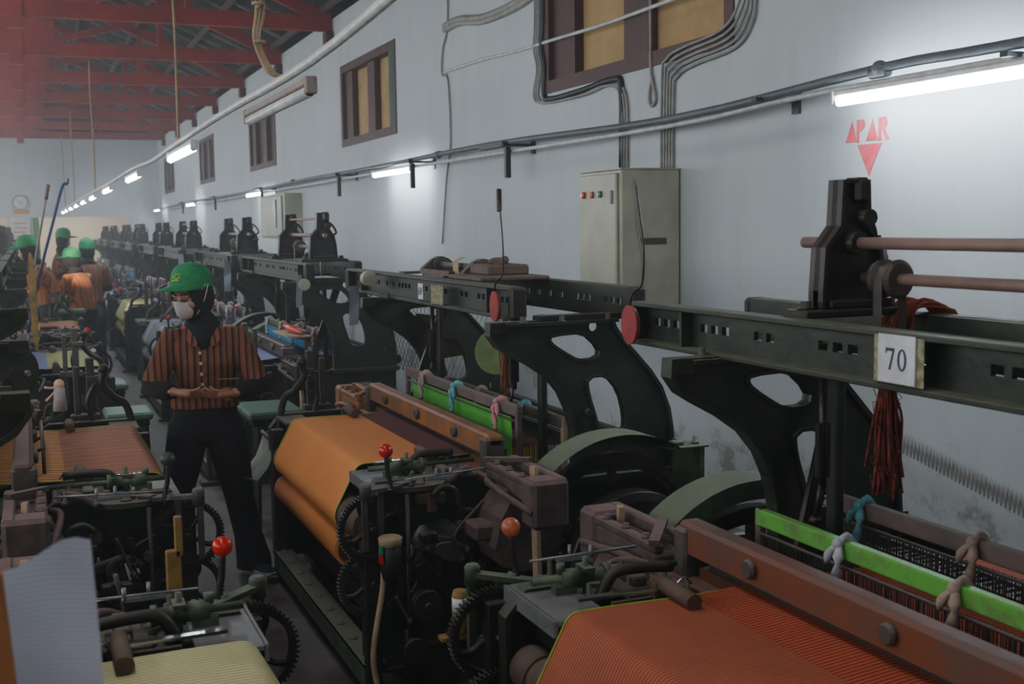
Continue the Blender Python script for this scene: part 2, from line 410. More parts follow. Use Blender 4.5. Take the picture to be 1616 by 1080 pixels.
# windows
for i, (a, b) in enumerate(wins):
    fr = MB(); x0, x1 = WX+.0, WX+.16
    f = .09
    fr.box((x0-.012, a-.03, 2.70), (x1, b+.03, 2.70+f)).box((x0-.012, a-.03, 3.66-f), (x1, b+.03, 3.66))
    for yy in (a-.03, b+.03-f): fr.box((x0-.012, yy, 2.70+f), (x1, yy+f, 3.66-f))
    w = b-a
    fr.box((x0+.03, a+w*.40, 2.79), (x1, a+w*.53, 3.57)); fr.box((x0+.03, b-w*.17, 2.79), (x1, b-f+.03, 3.57))
    o = struct('window_%d' % (i+1), fr, MAROON)
    pn = MB().box((WX+.1, a+.06, 2.79), (WX+.13, a+w*.40, 3.57)).box((WX+.1, a+w*.53, 2.79), (WX+.13, b-w*.17, 3.57))
    obj('window_board', pn, PLY if i < 2 else DRED, o)
    if i == 1: obj('shutter_edge', MB().box((WX-.01, a+.07, 2.79), (WX+.1, a+.2, 3.57)), TEALF, o)
# roof
mb = MB(); n = 118; RZ = 6.05
prof = []
for side in (1, -1):
    o0 = []
    for k in range(n*2+1):
        y = -2.2+(BY+2.6)*k/(n*2); dz = .022*(1 if k % 2 else -1)
        o0.append(mb.addv([(0, y, RZ+dz), (side*4.0, y, WT+.02+dz)]))
    for k in range(n*2): a, b = o0[k], o0[k+1]; mb.face([a, a+1, b+1, b], False)
cl = struct('ceiling', mb, TINR)
mb = MB(); sl = (RZ-WT)/3.9
for k in range(5):
    x = .25+k*.8
    for sd in (1, -1): mb.box((sd*x-.025, -2, RZ-sl*x-.16), (sd*x+.025, BY+.2, RZ-sl*x-.09))
mb2 = MB()
for k in range(58):
    y = -1.7+k*.62
    for sd in (1, -1): mb2.bar((sd*.05, y, RZ-.07), (sd*3.55, y, RZ-.07-sl*3.5), .045, .03)
struct('trim_battens', mb2, metal('pale_batten', (128, 122, 118), (84, 74, 70), 3, .8, 0, 0))
struct('trim_purlins', mb, PURL)
for k in range(11):
    y = 2.0+3.1*k
    t = thing('roof_truss', 'red timber roof truss spanning the hall, %s' % ['over the nearest looms', 'second from the camera, above the frame', 'third from the camera, above the frame', 'just above the top edge of the photo', 'topmost one in the photo', 'second from the top of the photo', 'third from the top of the photo', 'fourth from the top of the photo', 'fifth from the top of the photo', 'sixth from the top of the photo', 'farthest one, nearest the end wall'][k], 'roof truss', (0, y, 0), 0, 'red roof trusses')
    obj('tie_beam', MB().box((-3.6, -.05, 4.13), (3.58, .05, 4.31)), REDT, t)
    obj('splice_beam', MB().box((-1.2, -.055, 4.312), (.50, .055, 4.60)).box((-1.0, -.056, 4.60), (.36, .056, 4.74)), REDT, t)
    obj('king_post', MB().box((-.08, -.07, 4.0), (.09, .07, 5.86)), REDT, t)
    for sd in (1, -1):
        obj('rafter', MB().bar((0, 0, RZ-.22), (sd*3.58, 0, WT-.02), .09, .16), REDT, t)
        obj('strut', MB().bar((sd*.1, 0, 4.7), (sd*1.75, 0, RZ-.22-sl*1.6), .07, .1), REDT, t)
        obj('strut', MB().bar((sd*1.9, 0, 4.31), (sd*1.9, 0, RZ-.25-sl*1.9), .07, .08), REDT, t)
    obj('wall_bracket', MB().box((3.5, -.09, 3.98), (3.598, .09, 4.128), .01), DRED, t)
for (x, y, w, l) in ((.55, 16.2, .28, .9), (-.35, 17.6, .5, .45), (.8, 20.3, .3, .3)):
    o = obj('roof_light', MB().box((x, y, RZ-sl*abs(x+w/2)-.14), (x+w, y+l, RZ-sl*abs(x+w/2)-.125)), SKYP)
    tag(o, 'small bright daylight gap in the dark roof sheets, %s' % ('beside the king post' if x < 0 else 'largest, right of the king posts' if y < 17 else 'smallest and farthest one'), 'roof light')

# ------------------------------------------------------------------ loom
ARCH = [(.50, 1.372), (.50, 1.335), (.53, 1.295), (.585, 1.262), (.66, 1.222), (.735, 1.17), (.79, 1.105), (.825, 1.03), (.845, .95), (.85, .86), (.85, .74),
        (1.27, .74), (1.268, .86), (1.262, .93), (1.25, 1.0), (1.215, 1.09), (1.165, 1.16), (1.11, 1.22), (1.05, 1.285), (1.01, 1.34), (1.0, 1.372)]
H1 = smoothloop([(.745, 1.318), (.882, 1.324), (.952, 1.262), (.945, 1.225), (.865, 1.222), (.79, 1.265), (.742, 1.300)], 1)
H2 = smoothloop([(.90, 1.148), (.985, 1.150), (1.04, 1.085), (1.065, .985), (1.06, .925), (.955, .92), (.935, 1.0), (.905, 1.09)], 1)
H3 = circ(.93, 1.35, .022, 10)
H4 = [(1.19, .865), (1.205, .865), (1.205, .895), (1.19, .895)]
SIDE = [(.0, .10), (.0, .74), (.05, .80), (.42, .80), (.50, .74), (.84, .74), (1.27, .745), (1.27, .0), (1.12, 0), (1.06, .26), (.95, .34), (.5, .34), (.40, .24), (.36, 0), (.2, 0), (.14, .10)]
SH = [smoothloop([(.16, .40), (.16, .62), (.36, .66), (.40, .45)], 1), smoothloop([(.55, .42), (.52, .64), (.76, .66), (.78, .42)], 1), smoothloop([(.90, .44), (.90, .66), (1.17, .66), (1.17, .30), (1.1, .38)], 1)]

def gear(cx, cz, y0, y1, r, teeth=56, spokes=4):
    mb = MB(); o = []
    for i in range(teeth):
        a = 2*PI*i/teeth; d = 2*PI/teeth
        for k, rr in ((0, r), (.28, r), (.45, r*.93), (.85, r*.93)): o.append((cx+rr*cos(a+d*k), cz+rr*sin(a+d*k)))
    mb.prism([o, circ(cx, cz, r*.80, 40)[::-1]], y0, y1)
    mb.lathe([(r*.2, y0-.008), (r*.2, y1+.004)], (cx, 0, cz), 'y', 14); mb.lathe([(r*.09, y0-.03), (r*.09, y1+.05)], (cx, 0, cz), 'y', 10)
    for i in range(spokes):
        a = 2*PI*i/spokes+.4
        p = [(cx+rr*cos(a+b), (y0+y1)/2, cz+rr*sin(a+b)) for rr, b in ((r*.15, 0), (r*.4, .18), (r*.62, .16), (r*.85, 0))]
        mb.tube(spline(p, 3), r*.075, 6)
    return mb
def wheel(cx, cz, y0, y1, r, rim=.035, spokes=5, n=48):
    mb = MB(); mb.prism([circ(cx, cz, r, n), circ(cx, cz, r-rim, n)[::-1]], y0, y1)
    ym = (y0+y1)/2
    mb.prism([circ(cx, cz, r-rim, n), circ(cx, cz, r-rim-.02, n)[::-1]], ym-.012, ym+.012)
    mb.lathe([(.05, y0-.02), (.05, y1+.02)], (cx, 0, cz), 'y', 16)
    for i in range(spokes):
        a = 2*PI*i/spokes+.3
        mb.bar((cx, ym, cz), (cx+(r-rim)*cos(a), ym, cz+(r-rim)*sin(a)), .022, .04, (0, 1, 0))
    return mb
def bolt(mb, p, ax='z', r=.011, h=.012):
    x, y, z = p
    if ax == 'z': mb.lathe([(r*1.5, z), (r*1.5, z+h*.3), (r, z+h*.3), (r, z+h)], (x, y, 0), 'z', 6)
    else: mb.lathe([(r, y-h), (r, y)], (x, 0, z), 'y', 6)

PARTS = {}
def part(name, mb, m, root, label=None, parent=None):
    return obj(name, mb, m, parent or root, label)

def beam_mesh(xw, fl, y0, y1, slots, z0=1.376, z1=1.503, dfl=-1):
    """channel: web at xw, flanges towards dfl"""
    mb = MB(); holes = []
    for (a, b, zc, h) in slots: holes.append([(a, zc-h), (a, zc+h), (b, zc+h), (b, zc-h)])
    mb.prism([[(y0, z0), (y1, z0), (y1, z1), (y0, z1)]]+holes, xw-.007, xw+.007, 'yz')
    mb.box((xw+dfl*fl, y0, z1-.012), (xw+.012, y1, z1+.002), .003); mb.box((xw+dfl*fl, y0, z0-.002), (xw+.012, y1, z0+.012), .003)
    for y in (y0, y0+.28, y1-.28, y1-.012): mb.box((xw+dfl*fl*.8, y, z0+.012), (xw, y+.012, z1-.012))
    return mb
def slotset(y0, y1, seed):
    r = random.Random(seed); out = []; y = y0+.07
    while y < y1-.1:
        if int((y-y0)/.28) != int((y-y0+.07)/.28) or abs(y-(y0+.28)) < .05 or abs(y+.05-(y1-.28)) < .06: y += .05; continue
        out.append((y, y+.036, 1.445, .012)); y += .056 if r.random() < .75 else .12
    return out

def make_loom(v):
    """v: dict of the variant; local x: front to back, -y: the gear side"""
    R = thing('power_loom', v['label'], 'loom', group=v.get('group'))
    A = .9
    # castings
    for sy in (-1, 1):
        y = sy*A
        m = MB(); m.prism([ARCH, H1, H2, H3, H4], y-.011, y+.011)
        m.rim(ARCH, -.014, y-.028, y+.028); m.rim(H1, .011, y-.022, y+.022); m.rim(H2, .011, y-.022, y+.022)
        bolt(m, (.895, y-.011, 1.015), 'y', .016, .03)
        m.box((.55, y-.05, 1.366), (1.02, y+.05, 1.378)); m.box((.50, y-.03, 1.34), (.56, y+.03, 1.376))
        for xx in (.62, .78, .98): bolt(m, (xx, y-.034, 1.372), 'z', .012, .03)
        if not (v.get('noarch') and sy > 0): part('arch_frame', m, G, R)
        m = MB(); yy = sy*.87; m.prism([SIDE]+SH, yy-.012, yy+.012); m.rim(SIDE, .016, yy-.026, yy+.026)
        m.box((.82, yy-.06, .735), (1.30, yy+.06, .765), .004)
        part('side_frame', m, G, R)
    by = v.get('by', .3)
    for i, (xw, d) in enumerate(((.69, -1), (1.04, 1))):
        o0 = -.0 if i == 0 else -.24 if not v.get('mirror') else .05
        a0, a1 = by-1.27+o0, by+1.26+(0 if i == 0 else o0)
        if v.get('flipbeam'): a0, a1 = -a1, -a0
        part('overhead_beam', beam_mesh(xw, .055, a0, a1, slotset(a0, a1, 3+i), dfl=d), G, R)
        for e in (a0, a1): part('beam_end_cap', MB().box((xw+d*.06, e-.02, 1.374), (xw-.012*d, e+.02, 1.506), .012), K, R)
    for y in (-A, 0, A): part('cross_tie', MB().box((.69, y-.035, 1.38), (1.04, y+.035, 1.40)), K, R)
    # front
    part('front_leg', MB().box((-.03, -.97, 0), (.03, -.93, .76), .004).box((-.06, -.99, 0), (.08, -.9, .02)), K, R)
    part('front_leg', MB().box((-.03, .70, 0), (.03, .76, .76), .004).box((-.08, .67, 0), (.08, .8, .03)), K, R)
    m = MB(); m.box((-.035, -.95, .05), (-.02, .74, .15)); m.box((-.035, -.95, .14), (.05, .74, .152)); m.box((-.035, -.95, .05), (.03, .74, .06))
    for k in range(9): bolt(m, (.0, -.85+k*.19, .152), 'z', .012, .012)
    part('front_rail', m, GL, R)
    part('lower_tie_bar', MB().box((.14, -.86, .10), (.22, .86, .115)).box((.14, -.86, .06), (.155, .86, .115)), WB, R, 'rust brown tie bar clogged with lint')
    m = MB(); m.box((.065, -.86, .68), (.12, .86, .778), .006); part('breast_beam', m, K, R)
    m = MB(); m.box((.02, -.93, .79), (.17, -.61, .806), .003); m.box((.015, -.93, .765), (.025, -.61, .806)); part('steel_plate', m, ST, R)
    m = MB(); m.box((.02, .61, .79), (.15, .86, .806), .003); part('steel_plate', m, DU, R)
    # cloth
    yc = .6
    sr = (.035, .625, .075); cr = (.02, .49, .07)
    path = [(.385, .822), (.30, .824), (.2, .826), (.12, .826)]+[(.082+.045*sin(a), .781+.045*cos(a)) for a in [-.0, -.3, -.6, -.9, -1.05]]
    path += [(sr[0]+sr[2]*1.03*cos(a), sr[1]+sr[2]*1.03*sin(a)) for a in [PI*.86+i*.17 for i in range(9)]]
    m = MB().strip(path, -yc, yc, n=2)
    part('cloth', m, v['cloth'], R, v.get('clabel'))
    if v.get('edge'):
        for sy in (-1, 1):
            e = MB().tube([(.7, sy*(yc+.002), .835)]+[(x-.002, sy*(yc+.002), z+.001) for x, z in path], .0026, 5)
            part('selvedge', e, plain('lime_selvedge', (166, 190, 60), .7) if 'lime_selvedge' not in MATS else MATS['lime_selvedge'], R)
    m = MB().lathe([(.012, -.95), (.012, -.80), (.06, -.80), (.066, -.76), (.066, -.70), (.06, -.70), (.07, -.66), (sr[2], -.62), (sr[2], .66), (.066, .66), (.066, .72), (.02, .72), (.02, .84)], (sr[0], 0, sr[1]), 'y', 24)
    part('take_up_drum', m, RU, R)
    m = MB().lathe([(cr[2], -yc), (cr[2], yc)], (cr[0], 0, cr[1]), 'y', 28); part('cloth_roll', m, v['cloth'], R)
    m = MB().lathe([(.016, -.86), (.016, -.605), (.056, -.605), (.056, .605), (.016, .605), (.016, .78)], (cr[0], 0, cr[1]), 'y', 16)
    part('roll_core', m, plain('dark_red_core', (96, 34, 34), .5) if 'dark_red_core' not in MATS else MATS['dark_red_core'], R)
    part('guide_roller', MB().lathe([(.018, -.78), (.018, -.66), (.026, -.66), (.026, .7)], (.115, 0, .70), 'y', 12), RU, R)
    # gears
    part('gear_wheel', gear(.0, .665, -.985, -.955, .128), KD, R)
    part('gear_wheel', gear(.005, .455, -.95, -.925, .13), G, R)
    part('pulley', MB().lathe([(.055, -1.0), (.06, -.99), (.052, -.98), (.06, -.97), (.055, -.96), (.055, -.93)], (.20, 0, .355), 'y', 24).lathe([(.015, -1.02), (.015, -.9)], (.20, 0, .355), 'y', 10), G, R)
    part('pulley', MB().lathe([(.045, -.99), (.045, -.93), (.02, -.93), (.02, -.88)], (.19, 0, .47), 'y', 20), KD, R)
    part('ratchet_wheel', gear(.13, .56, -.93, -.915, .06, 30, 3), KD, R)
    m = MB(); m.tube(spline([(.14, -.99, .22), (.25, -.99, .21), (.30, -.99, .27), (.32, -.98, .36), (.40, -.97, .40)], 5), .017, 8); m.cyl((.14, -1.02, .22), (.14, -.93, .22), .03, 10)
    part('crank_arm', m, KD, R)
    m = MB(); m.tube(spline([(.16, -.97, .57), (.20, -.97, .60), (.25, -.97, .60), (.27, -.97, .56), (.24, -.97, .535)], 5), .014, 8)
    m.tube(spline([(.25, -.96, .60), (.36, -.96, .575), (.46, -.95, .60)], 4), .012, 6); part('hook_lever', m, DU, R)
    m = MB(); m.cyl((.13, -.99, .02), (.13, -.99, .78), .009, 8); m.cyl((.13, -1.0, .15), (.13, -.97, .27), .016, 8); part('stop_rod', m, K, R)
    # ends of body: plates and castings
    m = MB(); m.box((.28, -.94, .30), (.52, -.88, .56), .01); m.box((.36, -.98, .12), (.60, -.90, .30), .015)
    m.lathe([(.09, -.97), (.09, -.9)], (.62, 0, .42), 'y', 24); m.lathe([(.06, -1.0), (.06, -.9)], (.44, 0, .16), 'y', 16)
    part('gear_housing', m, KD, R)
    # starting handle group
    m = MB(); m.bar((-.035, -1.03, .815), (.11, -.94, .80), .035, .014); m.bar((.11, -.94, .803), (.30, -.80, .80), .045, .02)
    m.lathe([(.022, .785), (.022, .835), (.017, .842)], (-.035, -1.03, 0), 'z', 14)
    m.prism([smoothloop([(.10, -.97), (.28, -.98), (.33, -.86), (.24, -.74), (.12, -.78), (.08, -.88)], 2)], .782, .80, 'xy')
    m.box((-.05, -1.04, .60), (-.03, -1.02, .79)); m.box((.02, -1.0, .62), (.04, -.98, .80))
    for p in ((.13, -.86, .80), (.2, -.93, .80), (.26, -.82, .80), (.06, -.98, .80)): bolt(m, p, 'z', .014, .02)
    part('handle_bracket', m, v.get('hmat', DU), R)
    lv = MB(); lx, ly = .07, -.98
    lv.tube(spline([(lx, ly, .78), (lx, ly, .83), (lx-.008, ly, .87), (lx-.012, ly, .935)], 3), [.012]*3+[.009]*7, 8)
    lever = part('starting_lever', lv, K, R)
    kb = MB().ball((lx-.012, ly, .945), .026, 18, 12); part('lever_knob', kb, v['knob'], R, v.get('klabel'), parent=lever)
    m = MB()
    m.lathe([(.010, .0), (.010, .08), (.024, .08), (.024, .13), (.018, .13), (.018, .20), (.026, .20), (.026, .215), (.008, .215), (.008, .42)], (.04, -.80, .845), 'x', 14)
    m.box((.10, -.815, .80), (.16, -.785, .83)); m.cyl((.19, -.80, .80), (.19, -.80, .895), .008, 8); m.box((.175, -.83, .862), (.205, -.77, .872)); m.cyl((.12, -.80, .86), (.12, -.80, .885), .012, 8)
    part('spindle', m, GL, R)
    m = MB(); m.cyl((.12, -1.0, .838), (.44, -.98, .848), .004, 6); m.box((.20, -1.012, .828), (.30, -.985, .838)); m.cyl((.24, -1.0, .83), (.24, -1.0, .87), .005, 6); m.cyl((.30, -.99, .83), (.30, -.99, .865), .006, 6)
    part('adjusting_rod', m, ST, R)
    m = MB(); m.tube(spline([(.20, -.74, .80), (.24, -.74, .86), (.30, -.73, .87), (.40, -.72, .865)], 4), .016, 8); m.tube(spline([(.10, -.70, .70), (.13, -.74, .76), (.2, -.74, .8)], 3), .014, 8); part('bent_arm', m, K, R)
    # temples
    for sy in (-1, 1):
        m = MB(); m.cyl((.335, sy*.67, .846), (.335, sy*.50, .842), .021, 14); m.box((.31, sy*.68, .80), (.36, sy*.645, .85)); m.box((.2, sy*.66, .80), (.34, sy*.675, .812))
        part('temple', m, RU, R)
    # sley
    sx = .53; hl = 1.36
    s_ = MB(); s_.box((sx-.06, -hl, .755), (sx+.05, hl, .80), .006); s_.box((sx-.01, -.78, .80), (sx+.02, .78, .83))
    sley = part('sley', s_, v.get('smat', WB), R)
    m = MB(); m.box((sx-.03, -.86, .895), (sx+.035, .84, .945), .01); m.box((sx-.035, -.80, .865), (sx-.028, .80, .935)); part('reed_cap', m, v.get('smat', WB), R, parent=sley)
    m = MB(); m.strip([(sx+.008, .83), (sx+.008, .895)], -.76, .76); part('reed', m, HED, R, parent=sley)
    for y in (-.5, 0, .5): part('bolt_washer', MB().lathe([(.02, -.052), (.025, -.045), (.02, -.028)], (sx, y, .905), 'x', 14), DU, R, parent=sley)
    for y in (-.83, .83): part('end_clamp', MB().box((sx-.045, y-.03, .79), (sx+.04, y+.03, .93), .008), DU, R, parent=sley)
    for sy in (-1, 1):
        m = MB(); a, b = sy*.92, sy*(hl+.02)
        m.box((sx-.065, a, .775), (sx+.055, b, .835), .008); m.box((sx-.07, a, .835), (sx-.035, b, .862), .006); m.box((sx+.025, a, .835), (sx+.062, b, .875), .006)
        m.box((sx-.075, b-sy*.10, .70), (sx+.065, b+sy*.012, .872), .014); m.bar((sx-.07, a, .868), (sx+.05, a+sy*.16, .885), .03, .016); m.box((sx-.085, a+sy*.12, .72), (sx-.065, a+sy*.24, .80), .006)
        for q in (.08, .2, .32): bolt(m, (sx-.05, a+sy*q, .862), 'z', .010, .014)
        m.tube(spline([(sx-.08, a+sy*.05, .80), (sx-.11, a+sy*.15, .81), (sx-.10, a+sy*.28, .79), (sx-.07, b, .76)], 3), .012, 6)
        part('shuttle_box', m, PK if sy < 0 else v.get('smat', WB), R, parent=sley)
        m = MB(); m.bar((sx+.0, sy*(hl-.1), .30), (sx-.005, sy*(hl-.12), .895), .018, .03); m.box((sx-.03, sy*(hl-.1)-.02, .24), (sx+.03, sy*(hl-.1)+.02, .32), .006)
        part('picking_stick', m, WL, R, parent=sley)
        m = MB(); m.prism([smoothloop([(sx-.12, .70), (sx+.03, .72), (sx+.08, .45), (sx+.04, .12), (sx-.03, .12), (sx-.02, .42)], 2)], sy*.80-.015, sy*.80+.015); part('sley_sword', m, K, R, parent=sley)
    m = MB(); m.prism([smoothloop([(sx-.16, .55), (sx-.11, .76), (sx-.02, .79), (sx+.10, .74), (sx+.12, .56), (sx, .50)], 1)], -1.22, -1.00); m.box((sx-.2, -1.16, .62), (sx+.14, -1.04, .68), .01)
    part('shuttle_change_casting', m, PK, R)
    # healds
    hz = v.get('hz', 1.0); hx = .68
    for k, (dx, dz, mt, hm) in enumerate(v['healds']):
        x = hx+dx; z = hz+dz
        hb = MB(); hb.box((x-.014, -.74, z-.045), (x+.014, .74, z), .004)
        hf = part('heald_frame', hb, mt, R, 'heald frame with %s top bar' % {'bright_green_paint': 'bright green', 'chipped_green_paint': 'chipped green', 'grey_wood': 'grey wooden', 'worn_green_iron': 'dull green'}[mt.name])
        for sy in (-1, 1): part('heald_post', MB().box((x-.011, sy*.745, z-.42), (x+.011, sy*.72, z), .003), WL if k else WG, R, parent=hf)
        part('lower_rail', MB().box((x-.012, -.74, z-.42), (x+.012, .74, z-.385)), mt, R, parent=hf)
        for q in (.066, .35): part('heald_rod', MB().cyl((x-.006, -.72, z-q), (x-.006, .72, z-q), .0045, 6), DU if q < .1 else K, R, parent=hf)
        m = MB(); r = random.Random(k+5)
        if hm is HED:
            for j in range(300):
                y = -.71+1.42*j/300+r.uniform(-.002, .002)
                m.strip([(x+r.uniform(-.002, .002), z-.062), (x, z-.36)], y, y+.0042, smooth=False)
        else:
            m.strip([(x-.003, z-.055), (x+.002, z-.13), (x-.001, z-.30)], -.66, .66, n=6)
        part('heddles', m, hm, R, parent=hf)
        cm = v.get('ties', [RAG, BEIGE, PINK])
        tl = v['tl'][k] if 'tl' in v else [(y+.22*k-.08, cm[(j+k) % len(cm)]) for j, y in enumerate((-.48, .05, .5))]
        for y, tmat in tl:
            m = MB()
            m.tube(spline([(x-.02, y, z-.05), (x-.022, y+.004, z-.01), (x, y, z+.008), (x+.022, y, z-.02), (x+.015, y-.006, z-.05)], 3), .009, 6, flat=1.6)
            m.tube(spline([(x-.024, y+.008, z-.005), (x-.034, y+.015, z-.05), (x-.03, y, z-.10), (x-.034, y+.006, z-.125)], 3), [.006+.004*(i % 3) for i in range(10)], 6)
            m.tube(spline([(x-.024, y+.008, z-.005), (x-.03, y-.02, z-.03), (x-.034, y-.03, z-.06)], 3), [.010, .009, .008, .010, .011, .008, .004], 6)
            m.ball((x-.026, y+.004, z-.004), .014, 8, 6)
            part('tie_rag', m, tmat, R, parent=hf)
    for y in (-.55, .5):
        m = MB(); x = hx+.06; m.cyl((x, y, 1.07), (x, y, 1.38), .011, 8); m.box((x-.018, y-.008, 1.10), (x-.006, y+.008, 1.24)); m.box((x+.006, y-.008, 1.10), (x+.018, y+.008, 1.24)); m.cyl((x-.02, y, 1.0), (x, y, 1.10), .007, 6); m.lathe([(.02, .985), (.012, 1.0)], (x-.02, y, 0), 'z', 8)
        part('draft_rod', m, KD, R)
    for y in (-.62, .66): part('heald_guide', MB().box((hx+.14, y-.02, .76), (hx+.17, y+.02, 1.38), .004), G, R)
    if v.get('brace'): part('diagonal_brace', MB().bar((.86, -.80, .80), (1.0, -.80, 1.375), .018, .055, (1, 0, 0)), KD, R)
    part('diagonal_brace', MB().bar((.70, .78, .80), (.92, .78, 1.375), .02, .05, (1, 0, 0)), KD, R)
    # warp
    part('warp_sheet', MB().strip([(.385, .821), (.50, .832), (.68, .835), (1.0, .83), (1.28, .82)], -.6, .6, smooth=False), v['warp'], R)
    part('back_rest', MB().cyl((1.30, -.86, .805), (1.30, .86, .805), .035, 14), K, R)
    part('warp_beam', MB().lathe([(.03, -.86), (.03, -.66), (.2, -.66), (.2, -.645), (.14, -.645), (.14, .645), (.2, .645), (.2, .66), (.03, .66), (.03, .86)], (1.22, 0, .42), 'y', 28), v.get('wb', WARPB), R)
    m = MB()
    for j in range(40): y = -.6+j*.03; m.box((.98, y, .80), (1.04, y+.012, .87))
    m.box((.96, -.7, .862), (.975, .7, .876)); m.box((1.045, -.7, .862), (1.06, .7, .876)); part('drop_wires', m, KD, R)
    for q in ((.80, -1.3, .50, .02), (.35, -.95, .25, .018), (.62, -.9, .16, .025)): part('cross_shaft', MB().cyl((q[0], q[1], q[2]), (q[0], .95, q[2]), q[3], 12), KD, R)
    for y in (-.3, .3): part('crank', MB().tube(spline([(.80, y, .50), (.72, y, .60), (.60, y, .62), (.53, y, .70)], 3), .02, 8), KD, R)
    part('under_plate', MB().box((.25, -.84, .30), (.75, .84, .31)), KD, R)
    # drive: flywheel, pulley, belt cover
    part('flywheel', wheel(.90, .52, -1.13, -1.08, .37), KD, R)
    part('drive_pulley', MB().lathe([(.10, -1.30), (.24, -1.30), (.27, -1.29), (.27, -1.20), (.24, -1.19), (.24, -1.22), (.06, -1.22), (.06, -1.16)], (.92, 0, .50), 'y', 40), KD, R)
    m = MB(); a = [PI*.93-i*PI*.62/20 for i in range(21)]
    oo = [(.90+.44*cos(t), .53+.44*sin(t)) for t in a]; ii = [(.90+.385*cos(t), .53+.385*sin(t)) for t in a[::-1]]
    m.prism([oo+ii], -1.07, -1.066); m.strip(oo, -1.22, -1.066); m.strip([(x, z+.003) for x, z in oo], -1.222, -1.066)
    m.box((1.12, -1.16, .884), (1.30, -1.08, .894), .003); m.box((1.15, -1.14, .894), (1.20, -1.10, .912), .004); bolt(m, (1.26, -1.12, .894), 'z', .012, .03); m.box((1.27, -1.14, .6), (1.29, -.86, .884))
    part('belt_cover', m, GL, R)
    m = MB(); m.tube(spline([(.53, -1.15, .66), (.56, -1.15, .78), (.63, -1.15, .85)], 5), .008, 8); part('guard_rod', m, SHN, R)
    m = MB(); m.cyl((.92, -1.33, .50), (.92, -.9, .50), .022, 12); m.box((.86, -1.0, 0), (.98, -.95, .46), .006); part('drive_shaft', m, K, R)
    # left-hand (plain) end machinery
    m = MB(); m.tube(spline([(.02, .84, .70), (.06, .86, .88), (.12, .86, .93), (.17, .86, 1.0), (.16, .86, 1.06)], 5), .018, 8); m.ball((.16, .86, 1.07), .026, 10, 7)
    m.tube(spline([(.2, .88, .75), (.24, .88, .9), (.20, .88, 1.0)], 4), .012, 6); part('curved_lever', m, K, R)
    m = MB(); m.box((.20, .93, .62), (.24, .97, 1.12), .005); m.box((.27, .94, .62), (.30, .97, 1.08), .005); m.box((.18, .92, .80), (.32, .98, .84), .005); m.box((.17, .92, 1.0), (.24, .98, 1.03), .004)
    for z in (.7, .77, .9, .96): bolt(m, (.22, .93, z), 'y', .012, .02)
    part('shuttle_guard', m, DU, R)
    r = random.Random(v.get('seed', 1))
    def spring(p, q, rad, turns, wr=.0028):
        p, q = V(p), V(q); d = (q-p); u = d.orthogonal().normalized(); w = d.normalized().cross(u); n = turns*8
        return MB().tube([p+d*(i/n)+(u*cos(2*PI*i/8)+w*sin(2*PI*i/8))*rad for i in range(n+1)], wr, 4)
    mats = [KD, K, DU, G, RU, PK]
    for sy in (-1, 1):
        for j in range(30 if sy < 0 else 20):
            if sy < 0: x = r.uniform(.12, .78); y = -r.uniform(.90, 1.0)
            else: x = r.uniform(.05, .8); y = r.uniform(.9, .98)
            z = r.uniform(.16, .76); s1 = r.uniform(.014, .04); mt = r.choice(mats); k = j % 7
            if k == 0: part('bracket', MB().box((x-s1*1.6, y-.02, z-s1*.6), (x+s1*1.6, y+.02, z+s1*.6), .006).box((x-s1*.5, y-.025, z-s1*1.5), (x+s1*.6, y+.01, z+s1*.8), .005), mt, R)
            elif k == 1: part('bearing_boss', MB().lathe([(s1*1.3, -.02), (s1*1.3, .0), (s1, .005), (s1, .03), (s1*.4, .03), (s1*.4, .05)][::1], (x, y-.02, z), 'y', 16), mt, R)
            elif k == 2: part('linkage_rod', MB().tube(spline([(x, y-.02, z), (x+r.uniform(-.05, .05), y-.02, z+.06), (x+r.uniform(-.12, .12), y-.02, z+r.uniform(.08, .2))], 4), .0065, 6).ball((x, y-.02, z), .013, 8, 6), mt, R)
            elif k == 3:
                a0 = r.uniform(0, 6); L_ = r.uniform(.06, .13)
                part('cam_plate', MB().prism([smoothloop([(x+s1*1.4*cos(a0+t), z+s1*1.4*sin(a0+t)) for t in (1.2, 2.4, 3.6, 4.8)]+[(x+L_*cos(a0), z+L_*sin(a0))], 2)], y-.022, y-.008), mt, R)
            elif k == 4: part('coil_spring', spring((x, y-.02, z), (x+r.uniform(-.05, .05), y-.02, z-.10), .010, 12), DU, R)
            elif k == 5: part('crooked_lever', MB().tube(spline([(x-.06, y-.02, z+.02), (x-.02, y-.02, z+.05), (x+.03, y-.02, z+.03), (x+.05, y-.02, z-.04), (x+.10, y-.02, z-.05)], 3), [.012]*6+[.010]*7, 6), mt, R)
            else: part('bolt', MB().lathe([(.018, -.03), (.018, -.015), (.008, -.015), (.008, .03)], (x, y, z), 'y', 6), mt, R)
    for j in range(12):
        x = .14+r.uniform(0, .30); y = -r.uniform(.68, .98); part('set_bolt', MB().lathe([(.013, .795), (.013, .808), (.007, .808), (.007, .83+r.uniform(0, .02))], (x, y, 0), 'z', 6), r.choice([DU, K, G]), R)
    part('top_bracket', MB().box((.26, -.90, .795), (.44, -.70, .815), .006).box((.30, -.88, .815), (.34, -.74, .84), .005), DU, R)
    part('top_arm', MB().tube(spline([(.30, -.95, .80), (.36, -.92, .83), (.42, -.86, .82), (.46, -.84, .74)], 4), [.014]*8+[.011]*5, 8), PK, R)
    part('weft_fork', MB().bar((.10, -.66, .835), (.36, -.64, .84), .02, .008).tube(spline([(.36, -.64, .84), (.39, -.64, .86), (.41, -.64, .84)], 3), .003, 5), SHN, R)
    part('oil_pan', MB().box((.05, -.82, .25), (.5, -.5, .262)), KD, R)
